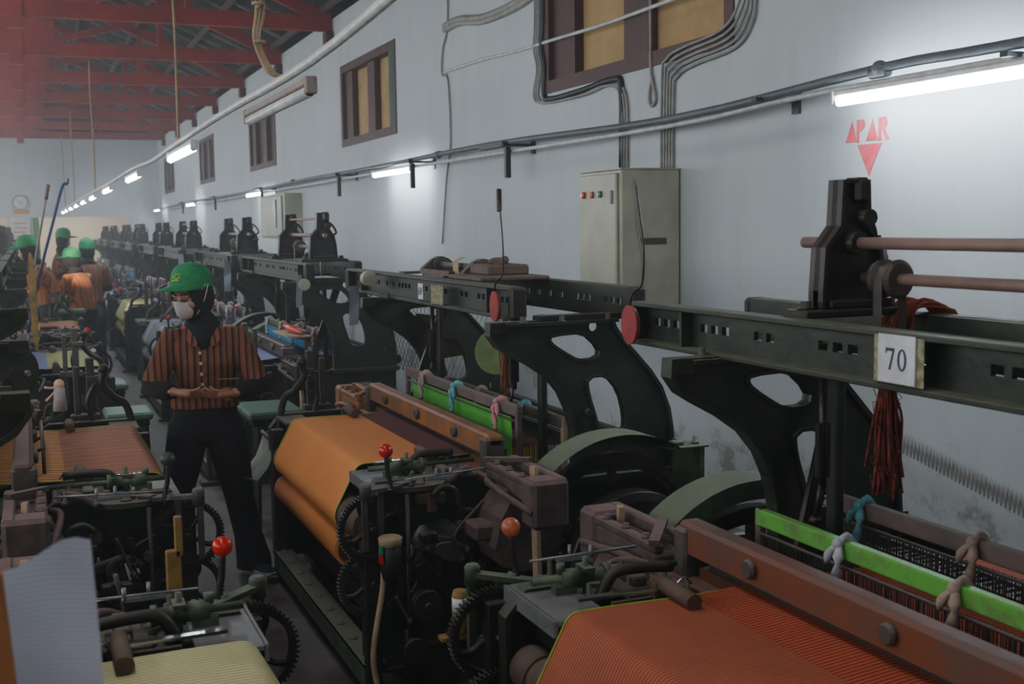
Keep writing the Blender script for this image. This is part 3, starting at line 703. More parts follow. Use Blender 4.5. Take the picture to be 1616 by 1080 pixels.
    for j in range(7): x = .15+j*.13; part('tie_rod', MB().cyl((x, -.86, .22+.07*(j % 3)), (x, .86, .22+.07*(j % 3)), .012, 8), KD, R)
    # overhead gear
    if v.get('towers'):
        for i, y in enumerate(v['towers']):
            hs = [(-.105, 1.505), (-.105, 1.57), (-.098, 1.68), (-.052, 1.735), (-.046, 1.852), (.04, 1.852), (.045, 1.735), (.078, 1.69), (.092, 1.62), (.10, 1.505)]
            m = MB(); m.prism([[(.87+a, b) for a, b in hs]], y-.010, y+.010); m.rim([(.87+a, b) for a, b in hs], -.012, y-.03, y+.03)
            m.box((.70, y-.05, 1.502), (1.04, y+.05, 1.522), .004); m.box((.865, y-.035, 1.79), (.915, y+.035, 1.858), .012)
            for xx in (.735, 1.0): bolt(m, (xx, y, 1.522), 'z', .016, .022)
            m.cyl((.9, y-.04, 1.755), (.9, y+.045, 1.755), .022, 10); m.box((.79, y-.03, 1.522), (.96, y+.03, 1.545), .006); m.tube(spline([(.93, y-.03, 1.60), (.96, y-.035, 1.64), (.94, y-.03, 1.69)], 3), .012, 6); m.cyl((.87, y-.05, 1.69), (.87, y+.045, 1.69), .03, 12); m.ball((.94, y-.02, 1.64), .032, 8, 6)
            m.tube(spline([(.91, y-.03, 1.79), (.95, y-.03, 1.76), (.975, y-.03, 1.71), (.95, y-.03, 1.69)], 3), .008, 6)
            part('dobby_bracket', m, K, R)
        y0, y1 = min(v['towers']), max(v['towers'])
        part('overhead_rod', MB().cyl((.87, y0-.19, 1.69), (.87, y1+.09, 1.69), .0155, 14), ROD, R)
        part('overhead_rod', MB().cyl((.91, y0, 1.60), (.91, y1, 1.60), .015, 14), ROD, R)
        part('overhead_rod', MB().cyl((.86, y0, 1.81), (.86, y1, 1.81), .010, 10), ROD, R) if v.get('rod3') else None
        for y in (y0+.11, y1-.11):
            part('strap_pulley', MB().lathe([(.02, y-.04), (.045, y-.04), (.05, y-.02), (.036, y-.01), (.036, y+.015), (.05, y+.03), (.04, y+.04), (.02, y+.04)], (.91, 0, 1.60), 'y', 20), DU, R)
            part('strap', MB().strip([(.872, 1.40), (.87, 1.6), (.885, 1.63), (.91, 1.64)], y-.016, y+.016, n=1), TAN if v.get('rod3') else DU, R)
            part('strap', MB().strip([(.95, 1.40), (.948, 1.6), (.93, 1.635)], y-.016, y+.016, n=1), DU, R)
    else:
        m = MB(); m.cyl((.90, .82, 1.545), (.90, .24, 1.545), .0175, 14); part('overhead_rod', m, DU, R)
        for y in (.84, .22):
            part('roller_bracket', MB().prism([[(.80, 1.50), (.80, 1.53), (.86, 1.58), (.94, 1.58), (1.0, 1.53), (1.0, 1.50)]], y-.02, y+.02).lathe([(.042, y-.035), (.042, y+.035)], (.9, 0, 1.548), 'y', 16).box((.69, y-.04, 1.503), (1.05, y+.04, 1.515)), DU, R)
        m = MB(); m.box((.70, -.28, 1.504), (1.03, .14, 1.524), .006); m.box((.80, -.12, 1.52), (1.0, .12, 1.57), .01); m.cyl((.85, -.1, 1.57), (.97, .1, 1.585), .02, 8); m.ball((.9, .02, 1.58), .03, 8, 6, (1.6, 1, .7)); m.box((.76, .3, 1.505), (.79, .75, 1.53))
        part('lint_covered_motion', m, RU, R)
        part('strap', MB().strip([(.86, 1.40), (.86, 1.57), (.9, 1.59)], .44, .52), TAN, R)
    if v.get('extra'): v['extra'](R)
    return R

def kids(o): return [c for c in bpy.data.objects if c.parent == o]
def copy_tree(o, parent=None, table=None):
    c = o.copy(); C.objects.link(c); c.parent = parent
    for ch in table.get(o.name, []): copy_tree(ch, c, table)
    return c

def text_plate(root, name, txt, loc, h, mat, rot):
    cu = bpy.data.curves.new(name, 'FONT'); cu.body = txt; cu.size = h; cu.extrude = .0006; cu.align_x = 'CENTER'; cu.align_y = 'CENTER'
    o = bpy.data.objects.new(name, cu); C.objects.link(o); bpy.context.view_layer.update()
    me = bpy.data.meshes.new_from_object(o); bpy.data.objects.remove(o)
    o = bpy.data.objects.new(name, me); C.objects.link(o); me.materials.append(mat); o.parent = root; o.location = loc; o.rotation_euler = rot
    return o

def serif_digits(ch, cy, cz, w, h):
    """outlines in (u, z), u to the right; thick-thin serif figures"""
    if ch == '7':
        return [[(cy-.48*w, cz+.5*h), (cy+.5*w, cz+.5*h), (cy+.5*w, cz+.40*h), (cy+.08*w, cz-.5*h), (cy-.14*w, cz-.5*h), (cy+.30*w, cz+.36*h), (cy-.34*w, cz+.36*h), (cy-.40*w, cz+.24*h), (cy-.48*w, cz+.24*h)]]
    return [[(cy+.5*w*cos(t), cz+.5*h*sin(t)) for t in [2*PI*i/28 for i in range(28)]], [(cy+.28*w*cos(t), cz+.42*h*sin(t)) for t in [-2*PI*i/28 for i in range(28)]]]

# ---- extras of the two nearest right-hand looms (world of the loom: mirrored in y for the first)
def extra70(R):
    # plate: local y is mirrored, so u = -y ... built facing -x
    u = .0
    y = 1.86-2.015
    o = part('number_plate', MB().box((.628, y-.058, 1.395), (.632, y+.058, 1.50)), PAPW, R, 'white number plate reading 70 on the green beam')
    m = MB().box((.6335, y-.078, 1.392), (.6338, y+.080, 1.497)); part('peeling_paint', m, FAINT, R)
    m = MB()
    for ch, c in (('7', -.019), ('0', .019)):
        loops = serif_digits(ch, 0, 1.447, .028, .048)
        loops = [[(y+c+a, b) for a, b in l] for l in loops]
        m.prism(loops, .6268, .628, 'yz')
    part('plate_number', m, NUM, R, parent=o)
def extra69(R):
    y = .34
    o = part('number_plate', MB().box((.628, y-.035, 1.40), (.632, y+.035, 1.475)), PAPW, R, 'small white number plate on the beam')
    t = text_plate(o, 'plate_number', '69', (.627, y, 1.437), .055, NUM, (PI/2, 0, -PI/2))
    part('paper_scrap', MB().box((.631, .02, 1.39), (.633, .19, 1.478)), FAINT, R)

BAR_GRN = [(0, 0, GC, HED), (.24, .02, WG, HED)]
V70 = dict(brace=1, label='nearest right-hand loom with red striped cloth, green heald bar and plate 70 on its beam', cloth=CL_RED, clabel='red and orange finely striped woven cloth with lime edge', edge=1, warp=WP_RED, knob=OR, klabel='worn orange ball knob', healds=BAR_GRN, hz=.985, towers=[-.62, .50], by=-.11, flipbeam=False, smat=WB, mirror=1, tl=[[(-.38, RAG), (.0, BEIGE)], [(-.60, TEAL), (-.20, BEIGE), (.35, RAG)]], extra=extra70, hmat=GL, wb=WP_RED)
V69 = dict(label='right-hand loom with plain orange cloth, bright green heald cords and low overhead roller', cloth=CL_OR, clabel='plain orange woven cloth', edge=1, warp=WP_MAR, knob=RD, klabel='glossy red ball knob', healds=[(0.0, -.0, WG, HGRN), (.2, -.06, WG, HED)], hz=1.03, by=.5, smat=OW, ties=[PINK, TEAL, BEIGE, RAG], extra=extra69, wb=WARPB)
VGREY = dict(brace=1, label='third right-hand loom, with pale lime cloth, blue heald cords and a lilac warp', cloth=CL_LIME, clabel='pale lime cloth', warp=WP_LIL, knob=RD, healds=[(0, 0, GL, HBLU), (.2, -.04, WG, HED)], hz=1.03, towers=[-.57, .53], rod3=1, by=-.3, smat=K, seed=4)
VLIME = dict(label='x', cloth=CL_GREY, clabel='slate grey cloth with pale bands', warp=WP_LIL, knob=RD, healds=[(0, 0, WG, HED), (.2, -.04, WG, HED)], towers=[-.57, .53], rod3=0, by=.25, smat=K, seed=5, wb=CL_YEL)
VY = dict(noarch=1, label='nearest left-hand loom with pale yellow pinstriped cloth and a red ball knob', cloth=CL_YEL, clabel='pale yellow cloth with thin dark stripes', warp=CL_YEL, knob=RD, klabel='glossy red ball knob', healds=[(0, 0, WG, HED)], by=-.1, smat=K, hmat=GL, seed=6, wb=CL_YEL)
VM = dict(label='second left-hand loom with maroon and gold striped cloth and a black ball knob', cloth=CL_MAR, clabel='maroon cloth with gold and orange stripes', edge=1, warp=WP_GOLD, knob=KN, klabel='black ball knob', healds=[(0, 0, WG, HED)], by=.25, smat=PK, hmat=DU, seed=8, wb=WP_GOLD)

FX, LX = 1.1, .48
def place(R, X, Y, sx, sy): R.location = (X, Y, 0); R.scale = (sx, sy, 1)
L70 = make_loom(V70); place(L70, FX, 1.86, 1, -1)
L69 = make_loom(V69); place(L69, FX, 5.0, 1, 1)
LG = make_loom(VGREY); place(LG, FX, 8.85, 1, -1)
LL = make_loom(VLIME); place(LL, FX, 12.0, 1, 1)
LL['label'] = 'fourth right-hand loom with slate cloth and twin dark brackets on its beams'
LY = make_loom(VY); place(LY, LX, 2.0, -1, -1)
LM = make_loom(VM); place(LM, LX, 5.2, -1, 1)
tab = {}
for o in list(bpy.data.objects):
    if o.parent: tab.setdefault(o.parent.name, []).append(o)
ordn = ['fifth', 'sixth', 'seventh', 'eighth', 'ninth', 'tenth']
for i, y in enumerate((15.85, 19.0, 22.85, 26.0, 29.85, 33.0)):
    c = copy_tree((LG, LL)[i % 2], None, tab); place(c, FX, y, 1, -1 if i % 2 == 0 else 1)
    c['label'] = '%s loom from the camera along the right wall, with %s cloth' % (ordn[i], ('pale lime', 'slate')[i % 2]); c['group'] = 'far looms on the right'
ordn = ['third', 'fourth', 'fifth', 'sixth', 'seventh', 'eighth', 'ninth', 'tenth']
for i, y in enumerate((9.05, 12.2, 16.05, 19.2, 23.05, 26.2, 30.05, 33.25)):
    src = (LG, LM, LL, LG)[i % 4]
    c = copy_tree(src, None, tab); place(c, LX, y, -1, -1 if i % 2 == 0 else 1)
    c['label'] = '%s loom from the camera in the left row, with %s cloth' % (ordn[i], ('pale lime', 'maroon striped', 'slate', 'pale lime')[i % 4]); c['group'] = 'far looms on the left'
#@@REST
# ------------------------------------------------------------------ wall services
def single(name, mb, m, label, cat, group=None, loc=None):
    o = obj(name, mb, m); tag(o, label, cat, group); return o
def run(pts, r, n=8): return MB().tube(spline(pts, 4), r, n)
single('conduit_pipe', run([(3.4, .2, 2.37), (3.4, 3.3, 2.385), (3.4, 4.1, 2.39), (3.4, 5.9, 2.33), (3.4, 8.7, 2.375), (3.4, 12, 2.36), (3.4, 15.3, 2.365), (3.4, 20, 2.33), (3.4, 27, 2.34), (3.4, 34.9, 2.28)], .022), GPIPE, 'long grey conduit pipe sagging along the right wall above the lamps', 'pipe')
single('conduit_pipe', run([(3.42, .2, 2.33), (3.42, 4.4, 2.335), (3.42, 5.95, 2.295), (3.42, 9.8, 2.305), (3.42, 14, 2.30), (3.42, 20, 2.29), (3.42, 34.9, 2.25)], .014), PV, 'thin white conduit running just under the grey pipe on the right wall', 'pipe')
for i, y in enumerate((3.35, 4.95, 8.25, 10.6, 13.4, 18.2, 23.0, 28.0)):
    m = MB(); m.box((3.36, y-.02, 2.10), (3.4, y+.02, 2.33)) if i > 1 else None
    m.box((3.34, y-.02, 2.335), (3.599, y+.02, 2.355)); m.box((3.585, y-.03, 2.28), (3.6005, y+.03, 2.40))
    if i > 1: m.box((3.34, y, 2.335), (3.4, y+.5, 2.372))
    single('pipe_bracket', m, BLKC, 'dark bracket holding the conduit, %s' % ['rightmost, by the near lamp', 'between the near lamp and the cable bundles', 'left of the grey cabinet', 'at the right end of the second wall lamp', 'left of the second wall lamp', 'by the third wall lamp', 'by the fourth wall lamp', 'by the farthest wall lamps'][i], 'bracket', 'conduit brackets')
for i, y in enumerate((4.1, 9.9, 16.0)):
    m = MB().ball((3.4, y, 2.39 if i == 0 else 2.37), .035, 12, 8, (1, 1.1, 1)).cyl((3.4, y-.05, 2.375), (3.4, y+.05, 2.375), .027, 10)
    single('junction_box', m, GPIPE, 'round grey junction box on the conduit, %s' % ['above the red stencil', 'above the second wall lamp', 'beyond the second wall lamp'][i], 'junction box')
def lamp(name, x, y, z, L, lit, label, group, tilt=0):
    t = thing(name, label, 'tube lamp', (x, y, z), 0, group)
    b = MB().box((-.016, -L/2-.03, .014), (.016, L/2+.03, .040), .005); b.box((-.022, -L/2-.035, -.02), (.022, -L/2-.015, .042), .005).box((-.022, L/2+.015, -.02), (.022, L/2+.035, .042), .005)
    obj('lamp_housing', b, WH if lit else plain('dusty_lamp_housing', (140, 126, 118), .7), t)
    obj('lamp_tube', MB().cyl((0, -L/2, -.008), (0, L/2, -.008), .021, 12), TUBE if lit else PV, t)
    obj('lamp_cap', MB().cyl((0, -L/2-.012, -.008), (0, -L/2+.02, -.008), .018, 10).cyl((0, L/2-.02, -.008), (0, L/2+.012, -.008), .018, 10), K, t)
    return t
wl = [(3.75, 'nearest, above the red stencil'), (11.35, 'second, under the window with a green edge'), (18.95, 'third, above the small cream box'), (26.75, 'fourth, far along the wall'), (33.9, 'farthest, near the end wall')]
for y, s in wl: lamp('wall_lamp', 3.4, y, 2.285, 1.24, True, 'lit tube lamp on the right wall, %s' % s, 'tube lamps on the right wall')
cl_ = [(4.75, 0, 'unlit one, nearest, held under the white conduit'), (7.85, 1, 'first lit one, under the first hanging rope'), (11.5, 1, 'second lit'), (15.2, 1, 'third lit'), (18.6, 1, 'fourth lit'), (21.6, 1, 'fifth lit'), (24.6, 1, 'sixth lit'), (27.6, 1, 'seventh lit'), (30.6, 1, 'eighth lit'), (33.2, 1, 'ninth lit, farthest')]
for y, l, s in cl_: lamp('hanging_lamp', .95, y, 2.235, 1.2, l, 'tube lamp over the aisle, %s' % s, 'tube lamps over the aisle')
m = run([(.95, .3, 2.50), (.95, 2.6, 2.40), (.95, 4.1, 2.325), (.95, 6, 2.325), (.95, 8, 2.31), (.95, 9.7, 2.285), (.95, 11.4, 2.31), (.95, 15, 2.30), (.95, 20, 2.31), (.95, 26, 2.31), (.95, 34.8, 2.31)], .018)
single('white_conduit', m, PV, 'long white conduit over the aisle that the hanging tube lamps are fixed to', 'pipe')
rope = [(7.95, 'nearest one'), (17.8, 'second'), (25.4, 'third'), (31.5, 'farthest one')]
for y, s in rope:
    single('hanging_rope', run([(.95, y, 4.14), (.945, y+.01, 3.6), (.955, y, 3.0), (.95, y, 2.36), (.96, y, 2.30)], .009 if y < 10 else .012, 6), TAN, 'thin rope from a red tie beam to the lamp conduit, %s' % s, 'rope', 'ropes holding the lamp line')
m = MB(); r = random.Random(3)
for k in range(3):
    m.tube(spline([(.90+.012*k, 5.1, 4.1), (.915+.01*k, 5.1, 3.4), (.95+r.uniform(-.02, .02), 5.12, 2.95), (.96+.015*k, 5.14, 2.70), (.945+.01*k, 5.14, 2.56), (.97+.01*k, 5.12, 2.46), (1.0+.012*k, 5.1, 2.405), (1.07, 5.1, 2.392)], 5), .008, 6)
for z in (2.72, 2.74, 2.70, 2.54, 2.76): m.lathe([(.026, z-.006), (.03, z), (.026, z+.006)], (.965, 5.13, 0), 'z', 10)
m.tube(spline([(.96, 5.13, 2.68), (1.0, 5.1, 2.75), (1.07, 5.08, 2.76), (1.09, 5.08, 2.72)], 5), .008, 6)
single('cable_bunch', m, TAN, 'bunch of yellowed cables tied together, hanging from the roof above the white conduit', 'cable')
# cables on the wall
def wc(name, pts, r, mat, label, n=1, sp=.03, ax=0):
    m = MB()
    for k in range(n):
        q = [(3.585-.003*k, y+(sp*k if ax in (0, 2) else 0), z+(sp*k if ax in (1, 2) else 0)) for y, z in pts]
        m.tube(spline(q, 4), r, 6)
    single(name, m, mat, label, 'cable')
wc('wall_cable', [(10.1, 4.2), (10.12, 3.55), (10.26, 3.35), (10.3, 3.12), (10.14, 3.05), (10.1, 2.5), (10.22, 2.2), (10.3, 1.9), (10.38, 1.58)], .009, GREYC, 'thin grey cable hanging loose down the wall left of the second wall lamp bracket')
wc('wall_cable', [(10.2, 3.5), (9.8, 3.50), (9.2, 3.42), (8.4, 3.42), (7.9, 3.5)], .028, GREYC, 'thick dusty cable bundle sagging toward the large window', 2, .035, 1)
wc('wall_cable', [(10.26, 3.13), (9.4, 3.12), (8.4, 3.08), (7.85, 3.07), (6.9, 3.05), (5.5, 3.06)], .013, PV, 'pale horizontal conduit crossing in front of the large window')
wc('wall_cable', [(8.02, 4.2), (8.02, 3.3), (8.05, 3.06), (8.0, 2.9), (8.02, 2.70), (7.9, 2.655), (7.4, 2.66), (6.9, 2.68), (6.8, 2.60), (6.8, 2.1)], .022, BLKC, 'black cable running round the large window and down to the cabinet')
wc('wall_cable', [(8.10, 4.2), (8.1, 3.3), (8.13, 3.06), (8.07, 2.9), (8.1, 2.66), (7.4, 2.625), (6.95, 2.65), (6.74, 2.55), (6.73, 2.1)], .009, GREYC, 'grey cables alongside the black cable under the large window', 3, .03, 0)
wc('wall_cable', [(5.30, 3.6), (5.30, 2.95), (5.34, 2.78), (5.50, 2.68), (5.9, 2.645), (6.1, 2.60), (6.15, 2.45), (6.16, 1.4)], .009, GREYC, 'bundle of grey cables curving round the right corner of the large window', 5, .028, 2)
wc('wall_cable', [(6.42, 3.6), (6.42, 2.76), (6.40, 2.62), (6.36, 2.5), (6.41, 2.46), (6.44, 2.52), (6.40, 2.64)], .010, GREYC, 'looped cable end dangling below the large window')
# electrical cabinet
c = thing('electrical_cabinet', 'tall grey-beige steel cabinet with three indicator lights on the right wall', 'cabinet', (3.4, 6.08, 1.2), 0)
obj('cabinet_body', MB().box((-.2, -.0, .06), (.19, .54, .86), .008).box((-.205, .0, .86), (.2, .545, .868)), CREAM, c)
obj('door', MB().box((-.222, .03, .09), (-.2, .51, .84), .006), CREAM, c)
for k, (dy, mt) in enumerate(((.44, RD), (.33, OR), (.22, plain('green_lens', (30, 130, 90), .3)))):
    obj('indicator_light', MB().lathe([(.022, -.235), (.022, -.228), (.016, -.245)], (0, dy, .72), 'x', 14), mt, c, '%s indicator light' % ('red', 'orange', 'green')[k])
obj('latch', MB().box((-.235, .06, .66), (-.2, .085, .74), .004), GREYC, c)
obj('cord', run([(-.12, -.004, .8), (-.09, -.008, .5), (-.06, -.01, .3), (-.07, -.01, .08)], .006), GREYC, c); obj('rust_patch', MB().box((-.08, -.0015, .42), (.1, -.0, .46)), RU, c)
c = thing('junction_cabinet', 'small cream wall box with an open lid, beneath the third wall lamp', 'cabinet', (3.42, 16.7, 1.95), 0)
obj('box_body', MB().box((-.07, -.3, -.36), (.182, 1.4, .28), .01), CREAM, c)
obj('box_door', MB().box((-.10, -.2, -.33), (-.07, 1.35, .25), .01), CREAM, c)
obj('box_panel', MB().box((-.12, .1, -.2), (-.1, .3, .2), .005), ST, c)
# stencil lettering, built flat on the plaster
st = thing('wall_stencil', 'faded red stencilled word APAR with a downward triangle painted on the right wall', 'wall marking', (3.598, 4.40, 2.02))
def flat(polys, name, par, mat=REDW):
    m = MB()
    for l in polys:
        m.prism([[(-a, b) for a, b in l]], -.0012, .0, 'yz')
    return obj(name, m, mat, par)
def A_(x): return [[(x-.045, .09), (x+.035, .09), (x+.003, .19)]]
def P_(x): return [[(x-.03, .085), (x-.012, .085), (x-.012, .19), (x-.03, .19)], [(x-.008, .13), (x+.024, .15), (x+.03, .17), (x+.02, .19), (x-.008, .19)]]
def R_(x): return [[(x-.03, .085), (x-.010, .085), (x-.010, .19), (x-.03, .19)], [(x-.006, .13), (x+.024, .15), (x+.028, .17), (x+.02, .19), (x-.006, .19)], [(x+.0, .132), (x+.014, .14), (x+.044, .085), (x+.022, .085)]]
flat(A_(-.125), 'letter', st); flat(P_(-.06), 'letter', st); flat(A_(.02), 'letter', st); flat(R_(.09), 'letter', st)
flat([[(-.085, .075), (.085, .075), (.0, -.07)]], 'triangle', st)
tg = single('hanging_tag', MB().box((3.57, 4.375, 1.86), (3.574, 4.405, 1.91)).cyl((3.58, 4.39, 1.62), (3.58, 4.39, 1.96), .002, 4), GREYC, 'small grey tag hanging on a string under the red triangle', 'tag')
fx = thing('fire_extinguisher', 'red fire extinguisher on the wall, mostly hidden behind the nearest dark bracket', 'fire extinguisher', (3.52, 4.28, 1.25))
obj('cylinder_body', MB().lathe([(.05, 0), (.06, .02), (.06, .30), (.04, .35), (.02, .37)], n=18), RD, fx)
obj('valve', MB().cyl((0, 0, .36), (0, 0, .42), .015, 8).box((-.012, -.05, .41), (.012, .04, .43)), K, fx)
obj('wall_hook', MB().box((.0, -.02, .30), (.082, .02, .34), .003), K, fx); obj('hose', run([(0, -.03, .40), (0, -.09, .36), (0, -.10, .25), (0, -.08, .15)], .008), BLKC, fx)
m = MB(); pts = []
for k in range(58):
    y = 4.16-.023*k; zc = .755-.0045*k
    for j in range(4):
        t = j/4; pts.append((3.585, y-.023*t, zc+.045*sin(2*PI*t)))
m.tube(pts, .0035, 5)
single('wall_spring', m, GREYC, 'long zigzag wire spring stretched along the lower right wall behind the red yarn', 'spring')
single('hanging_wire', MB().tube([(2.6, 2.45, 1.38), (2.6, 2.45, 1.27)], .002, 4).tube([(2.6, 2.45+.018*sin(t), 1.245-.024*cos(t)) for t in [i*PI/8 for i in range(17)]], .002, 4), GREYC, 'thin wire loop hanging under the beam with plate 70', 'wire')
# end wall things
ck = thing('wall_clock', 'round white wall clock high on the end wall', 'clock', (-.09, BY-.03, 2.53))
obj('clock_case', MB().lathe([(.19, -.02), (.2, -.03), (.2, .02)], (0, 0, 0), 'y', 28), GREYC, ck)
obj('clock_face', MB().lathe([(.17, -.035), (.17, -.03)], (0, 0, 0), 'y', 28), WH, ck)
obj('clock_hands', MB().bar((0, -.04, 0), (-.07, -.04, .05), .014, .01, (0, 1, 0)).bar((0, -.045, 0), (.05, -.045, -.11), .01, .01, (0, 1, 0)), BLKC, ck)
single('wall_sign', MB().box((-.28, BY-.02, 2.22), (.12, BY-.001, 2.33), .004), plain('orange_sign', (196, 140, 40), .6), 'small orange sign on the end wall under the clock', 'sign')
pb = thing('notice_board', 'white notice board with faint red writing on the end wall under the clock', 'notice board', (-.1, BY-.03, 1.6))
obj('board', MB().box((-.3, -.01, -.5), (.26, .025, .55), .006), WH, pb)
mm_ = MB()
for k in range(5): mm_.box((-.2+.03*(k % 2), -.014, .35-.12*k), (.14, -.0105, .38-.12*k))
obj('red_lines', mm_, REDW, pb)
single('column', MB().box((.19, BY-.2, 0), (.36, BY-.02, 2.12), .01), plain('green_column_paint', (70, 112, 58), .6), 'green painted post beside the opening in the end wall', 'post')

# ------------------------------------------------------------------ loose things
def paper(name, loc, w, h, label, ax='y', mat=PAPER, group=None):
    m = MB(); P = []
    for i in range(7):
        for j in range(4): P.append((.003*sin(i*.9)+.001*j*sin(i*.5), -w/2+w*j/3, -h*i/6))
    o = m.addv(P)
    for i in range(6):
        for j in range(3): m.face([o+i*4+j, o+i*4+j+1, o+i*4+j+5, o+i*4+j+4], True)
    ob = obj(name, m, mat); ob.location = loc; ob.rotation_euler = (0, 0, -.8)
    return tag(ob, label, 'paper', group), ob
paper('paper_strip', (1.69, 7.88, 1.43), .07, .22, 'narrow white printed strip hanging on the third right-hand loom beam')
paper('paper_strip', (1.68, 6.40, 1.42), .10, .22, 'white printed sheet hanging at the far end of the orange cloth loom')
paper('paper_strip', (1.70, 11.0, 1.45), .1, .28, 'small white sheet hanging on the fourth right-hand loom beam')
paper('paper_strip', (1.70, 14.5, 1.45), .1, .3, 'faint white sheet hanging on a distant right-hand loom beam')
# near sheet, bent, and its orange board
P = []; m = MB()
for i in range(13):
    t = i/12
    for j in range(7):
        u = j/6
        P.append((-.046+.100*u+.010*t-.0*t, 1.5+.02*sin(3*u)+.05*t*t-.02*u, 1.345+.022*u-.20*t+.010*sin(2.4*t+u*2.2)-.006*sin(6*u)*(1-t)))
o = m.addv(P)
for i in range(12):
    for j in range(6): m.face([o+i*7+j, o+i*7+j+1, o+i*7+j+8, o+i*7+j+7], True)
near = obj('printed_sheet', m, stripes('typed_lines', [(0, (206, 206, 222)), (.72, (186, 187, 204))], .0065, 2, .7)); tag(near, 'curled sheet of printed paper hanging close to the camera at the lower left', 'paper')
single('orange_board', MB().box((-.12, 1.62, .95), (-.018, 1.64, 1.31), .003), plain('orange_board_wood', (164, 104, 56), .7, c2=(140, 88, 50), scale=5), 'orange brown board behind the curled sheet at the lower left edge', 'board')
# red oval discs with wires
for (y, s, zz) in ((4.28, 'at the near beam end of the orange cloth loom', 1.43), (3.16, 'at the far end of the beam with plate 70', 1.44)):
    d = thing('beam_disc', 'faded red disc hanging %s' % s, 'disc', (1.69, y, zz), -.1, 'red discs on the beams')
    obj('disc', MB().lathe([(.060, -.004), (.060, .004)], (0, 0, 0), 'x', 28), RDD, d)
    obj('disc_backing', MB().lathe([(.052, .006), (.052, .014)], (0, 0, 0), 'x', 20), YB, d)
    obj('disc_wire', MB().tube(spline([(0, 0, .055), (.0, -.03, .10), (.02, -.05, .13), (.02, -.06, .25), (.03, .02, .43 if y > 4 else .42)], 5), .0035, 6), K, d)
    if y > 4: obj('wire_hook', MB().box((.02, .01, .37), (.04, .03, .46), .004), K, d)
dd = thing('green_disc', 'large dark green round guard disc hanging at the left edge', 'disc', (-.03, 4.6, 1.235), .95)
obj('disc', MB().lathe([(.082, -.004), (.082, .004)], (0, 0, 0), 'y', 32), G, dd); obj('hub_bolt', MB().cyl((0, -.02, 0), (0, .01, 0), .012, 8), ST, dd)
w = thing('white_roundel', 'pale round disc fixed on the third right-hand loom frame', 'disc', (1.70, 7.75, 1.37)); obj('disc', MB().lathe([(.04, -.004), (.04, .004)], (0, 0, 0), 'y', 20), CREAM, w)
w = thing('tape_roll', 'cream roll of tape on the far beam end of the orange cloth loom', 'tape roll', (1.70, 6.15, 1.47))
obj('roll', MB().lathe([(.02, -.03), (.04, -.03), (.04, .03), (.02, .03)], (0, 0, 0), 'y', 20), CREAM, w)
# hanks of yarn
def hank(name, x, y, z0, z1, n, wd, mat, label, seed, top=None):
    r = random.Random(seed); m = MB()
    for k in range(n):
        a, b = r.gauss(0, wd*.5), r.gauss(0, wd*.5); zz = z1+r.uniform(0, .09)
        pts = [(x+a*.3, y+b*.3, z0), (x+a*.7, y+b*.7, z0-(z0-zz)*.25+r.uniform(-.01, .01)), (x+a+r.uniform(-.01, .01), y+b, (z0+zz)/2), (x+a*1.2+r.uniform(-.012, .012), y+b*1.2+r.uniform(-.012, .012), zz)]
        m.tube(spline(pts, 3), .0035, 4)
    for k in range(n//3):
        zc = r.uniform(z1, z0); a = r.uniform(0, 2*PI)
        m.tube(spline([(x+wd*.6*cos(a), y+wd*.6*sin(a), zc), (x+wd*cos(a)*1.4, y+wd*sin(a)*1.4, zc+r.uniform(-.02, .02)), (x+wd*.9*cos(a+.5), y+wd*.9*sin(a+.5), zc-.03)], 2), .0012, 3)
    if top: m.tube(spline(top, 4), .016, 8)
    o = obj(name, m, mat); tag(o, label, 'yarn'); return o
hank('yarn_hank', 1.86, 2.20, 1.38, 1.09, 60, .026, YARN, 'thick rust red yarn hank hanging from the beam with plate 70', 3)
r = random.Random(11); m = MB()
for k in range(40):
    y = 2.42+r.uniform(-.05, .05); e = r.uniform(-.02, .03)
    m.tube(spline([(2.06+e, y+r.uniform(-.02, .02), 1.44+r.uniform(0, .04)), (2.09, y, 1.515), (2.13, y+r.uniform(-.01, .01), 1.525+r.uniform(0, .02)), (2.20, y+r.uniform(-.03, .01), 1.515), (2.23, y, 1.47)], 3), .0035, 4)
tag(obj('yarn_hank', m, plain('orange_red_yarn', (150, 66, 40), .95)), 'small orange red yarn draped over the back beam behind plate 70', 'yarn')
hank('yarn_hank', 1.87, 4.62, 1.37, 1.02, 30, .018, YARNO, 'ochre yarn hank hanging inside the frame of the orange cloth loom', 8)
# card and cloth hung in the far arch of the orange-cloth loom
single('khaki_cloth', MB().prism([[(1.92, 1.28), (2.06, 1.26), (2.22, 1.10), (2.20, 1.04), (2.0, 1.02), (1.95, 1.1)]], 6.02, 6.026), KHAKI, 'khaki cloth hung in front of the far frame of the orange cloth loom', 'cloth')
m = MB().prism([circ(2.14, 1.12, .115, 24)], 5.40, 5.406); single('green_card', m, GRNCARD, 'round green card hanging behind the near frame of the orange cloth loom', 'card')
# mesh guard behind the far frames
m = MB()
for k in range(26):
    a = 6.9+k*.09
    if k in (0, 25): m.cyl((2.75, a+(0 if k == 0 else .75), 0), (2.75, a+(0 if k == 0 else .75), 1.36), .012, 6)
    m.cyl((2.75, a, .6), (2.75, a+.75, 1.35), .003, 4); m.cyl((2.75, a+.75, .6), (2.75, a, 1.35), .003, 4)
single('wire_fence', m, GREYC, 'diamond wire mesh guard standing behind the middle right-hand looms', 'fence')
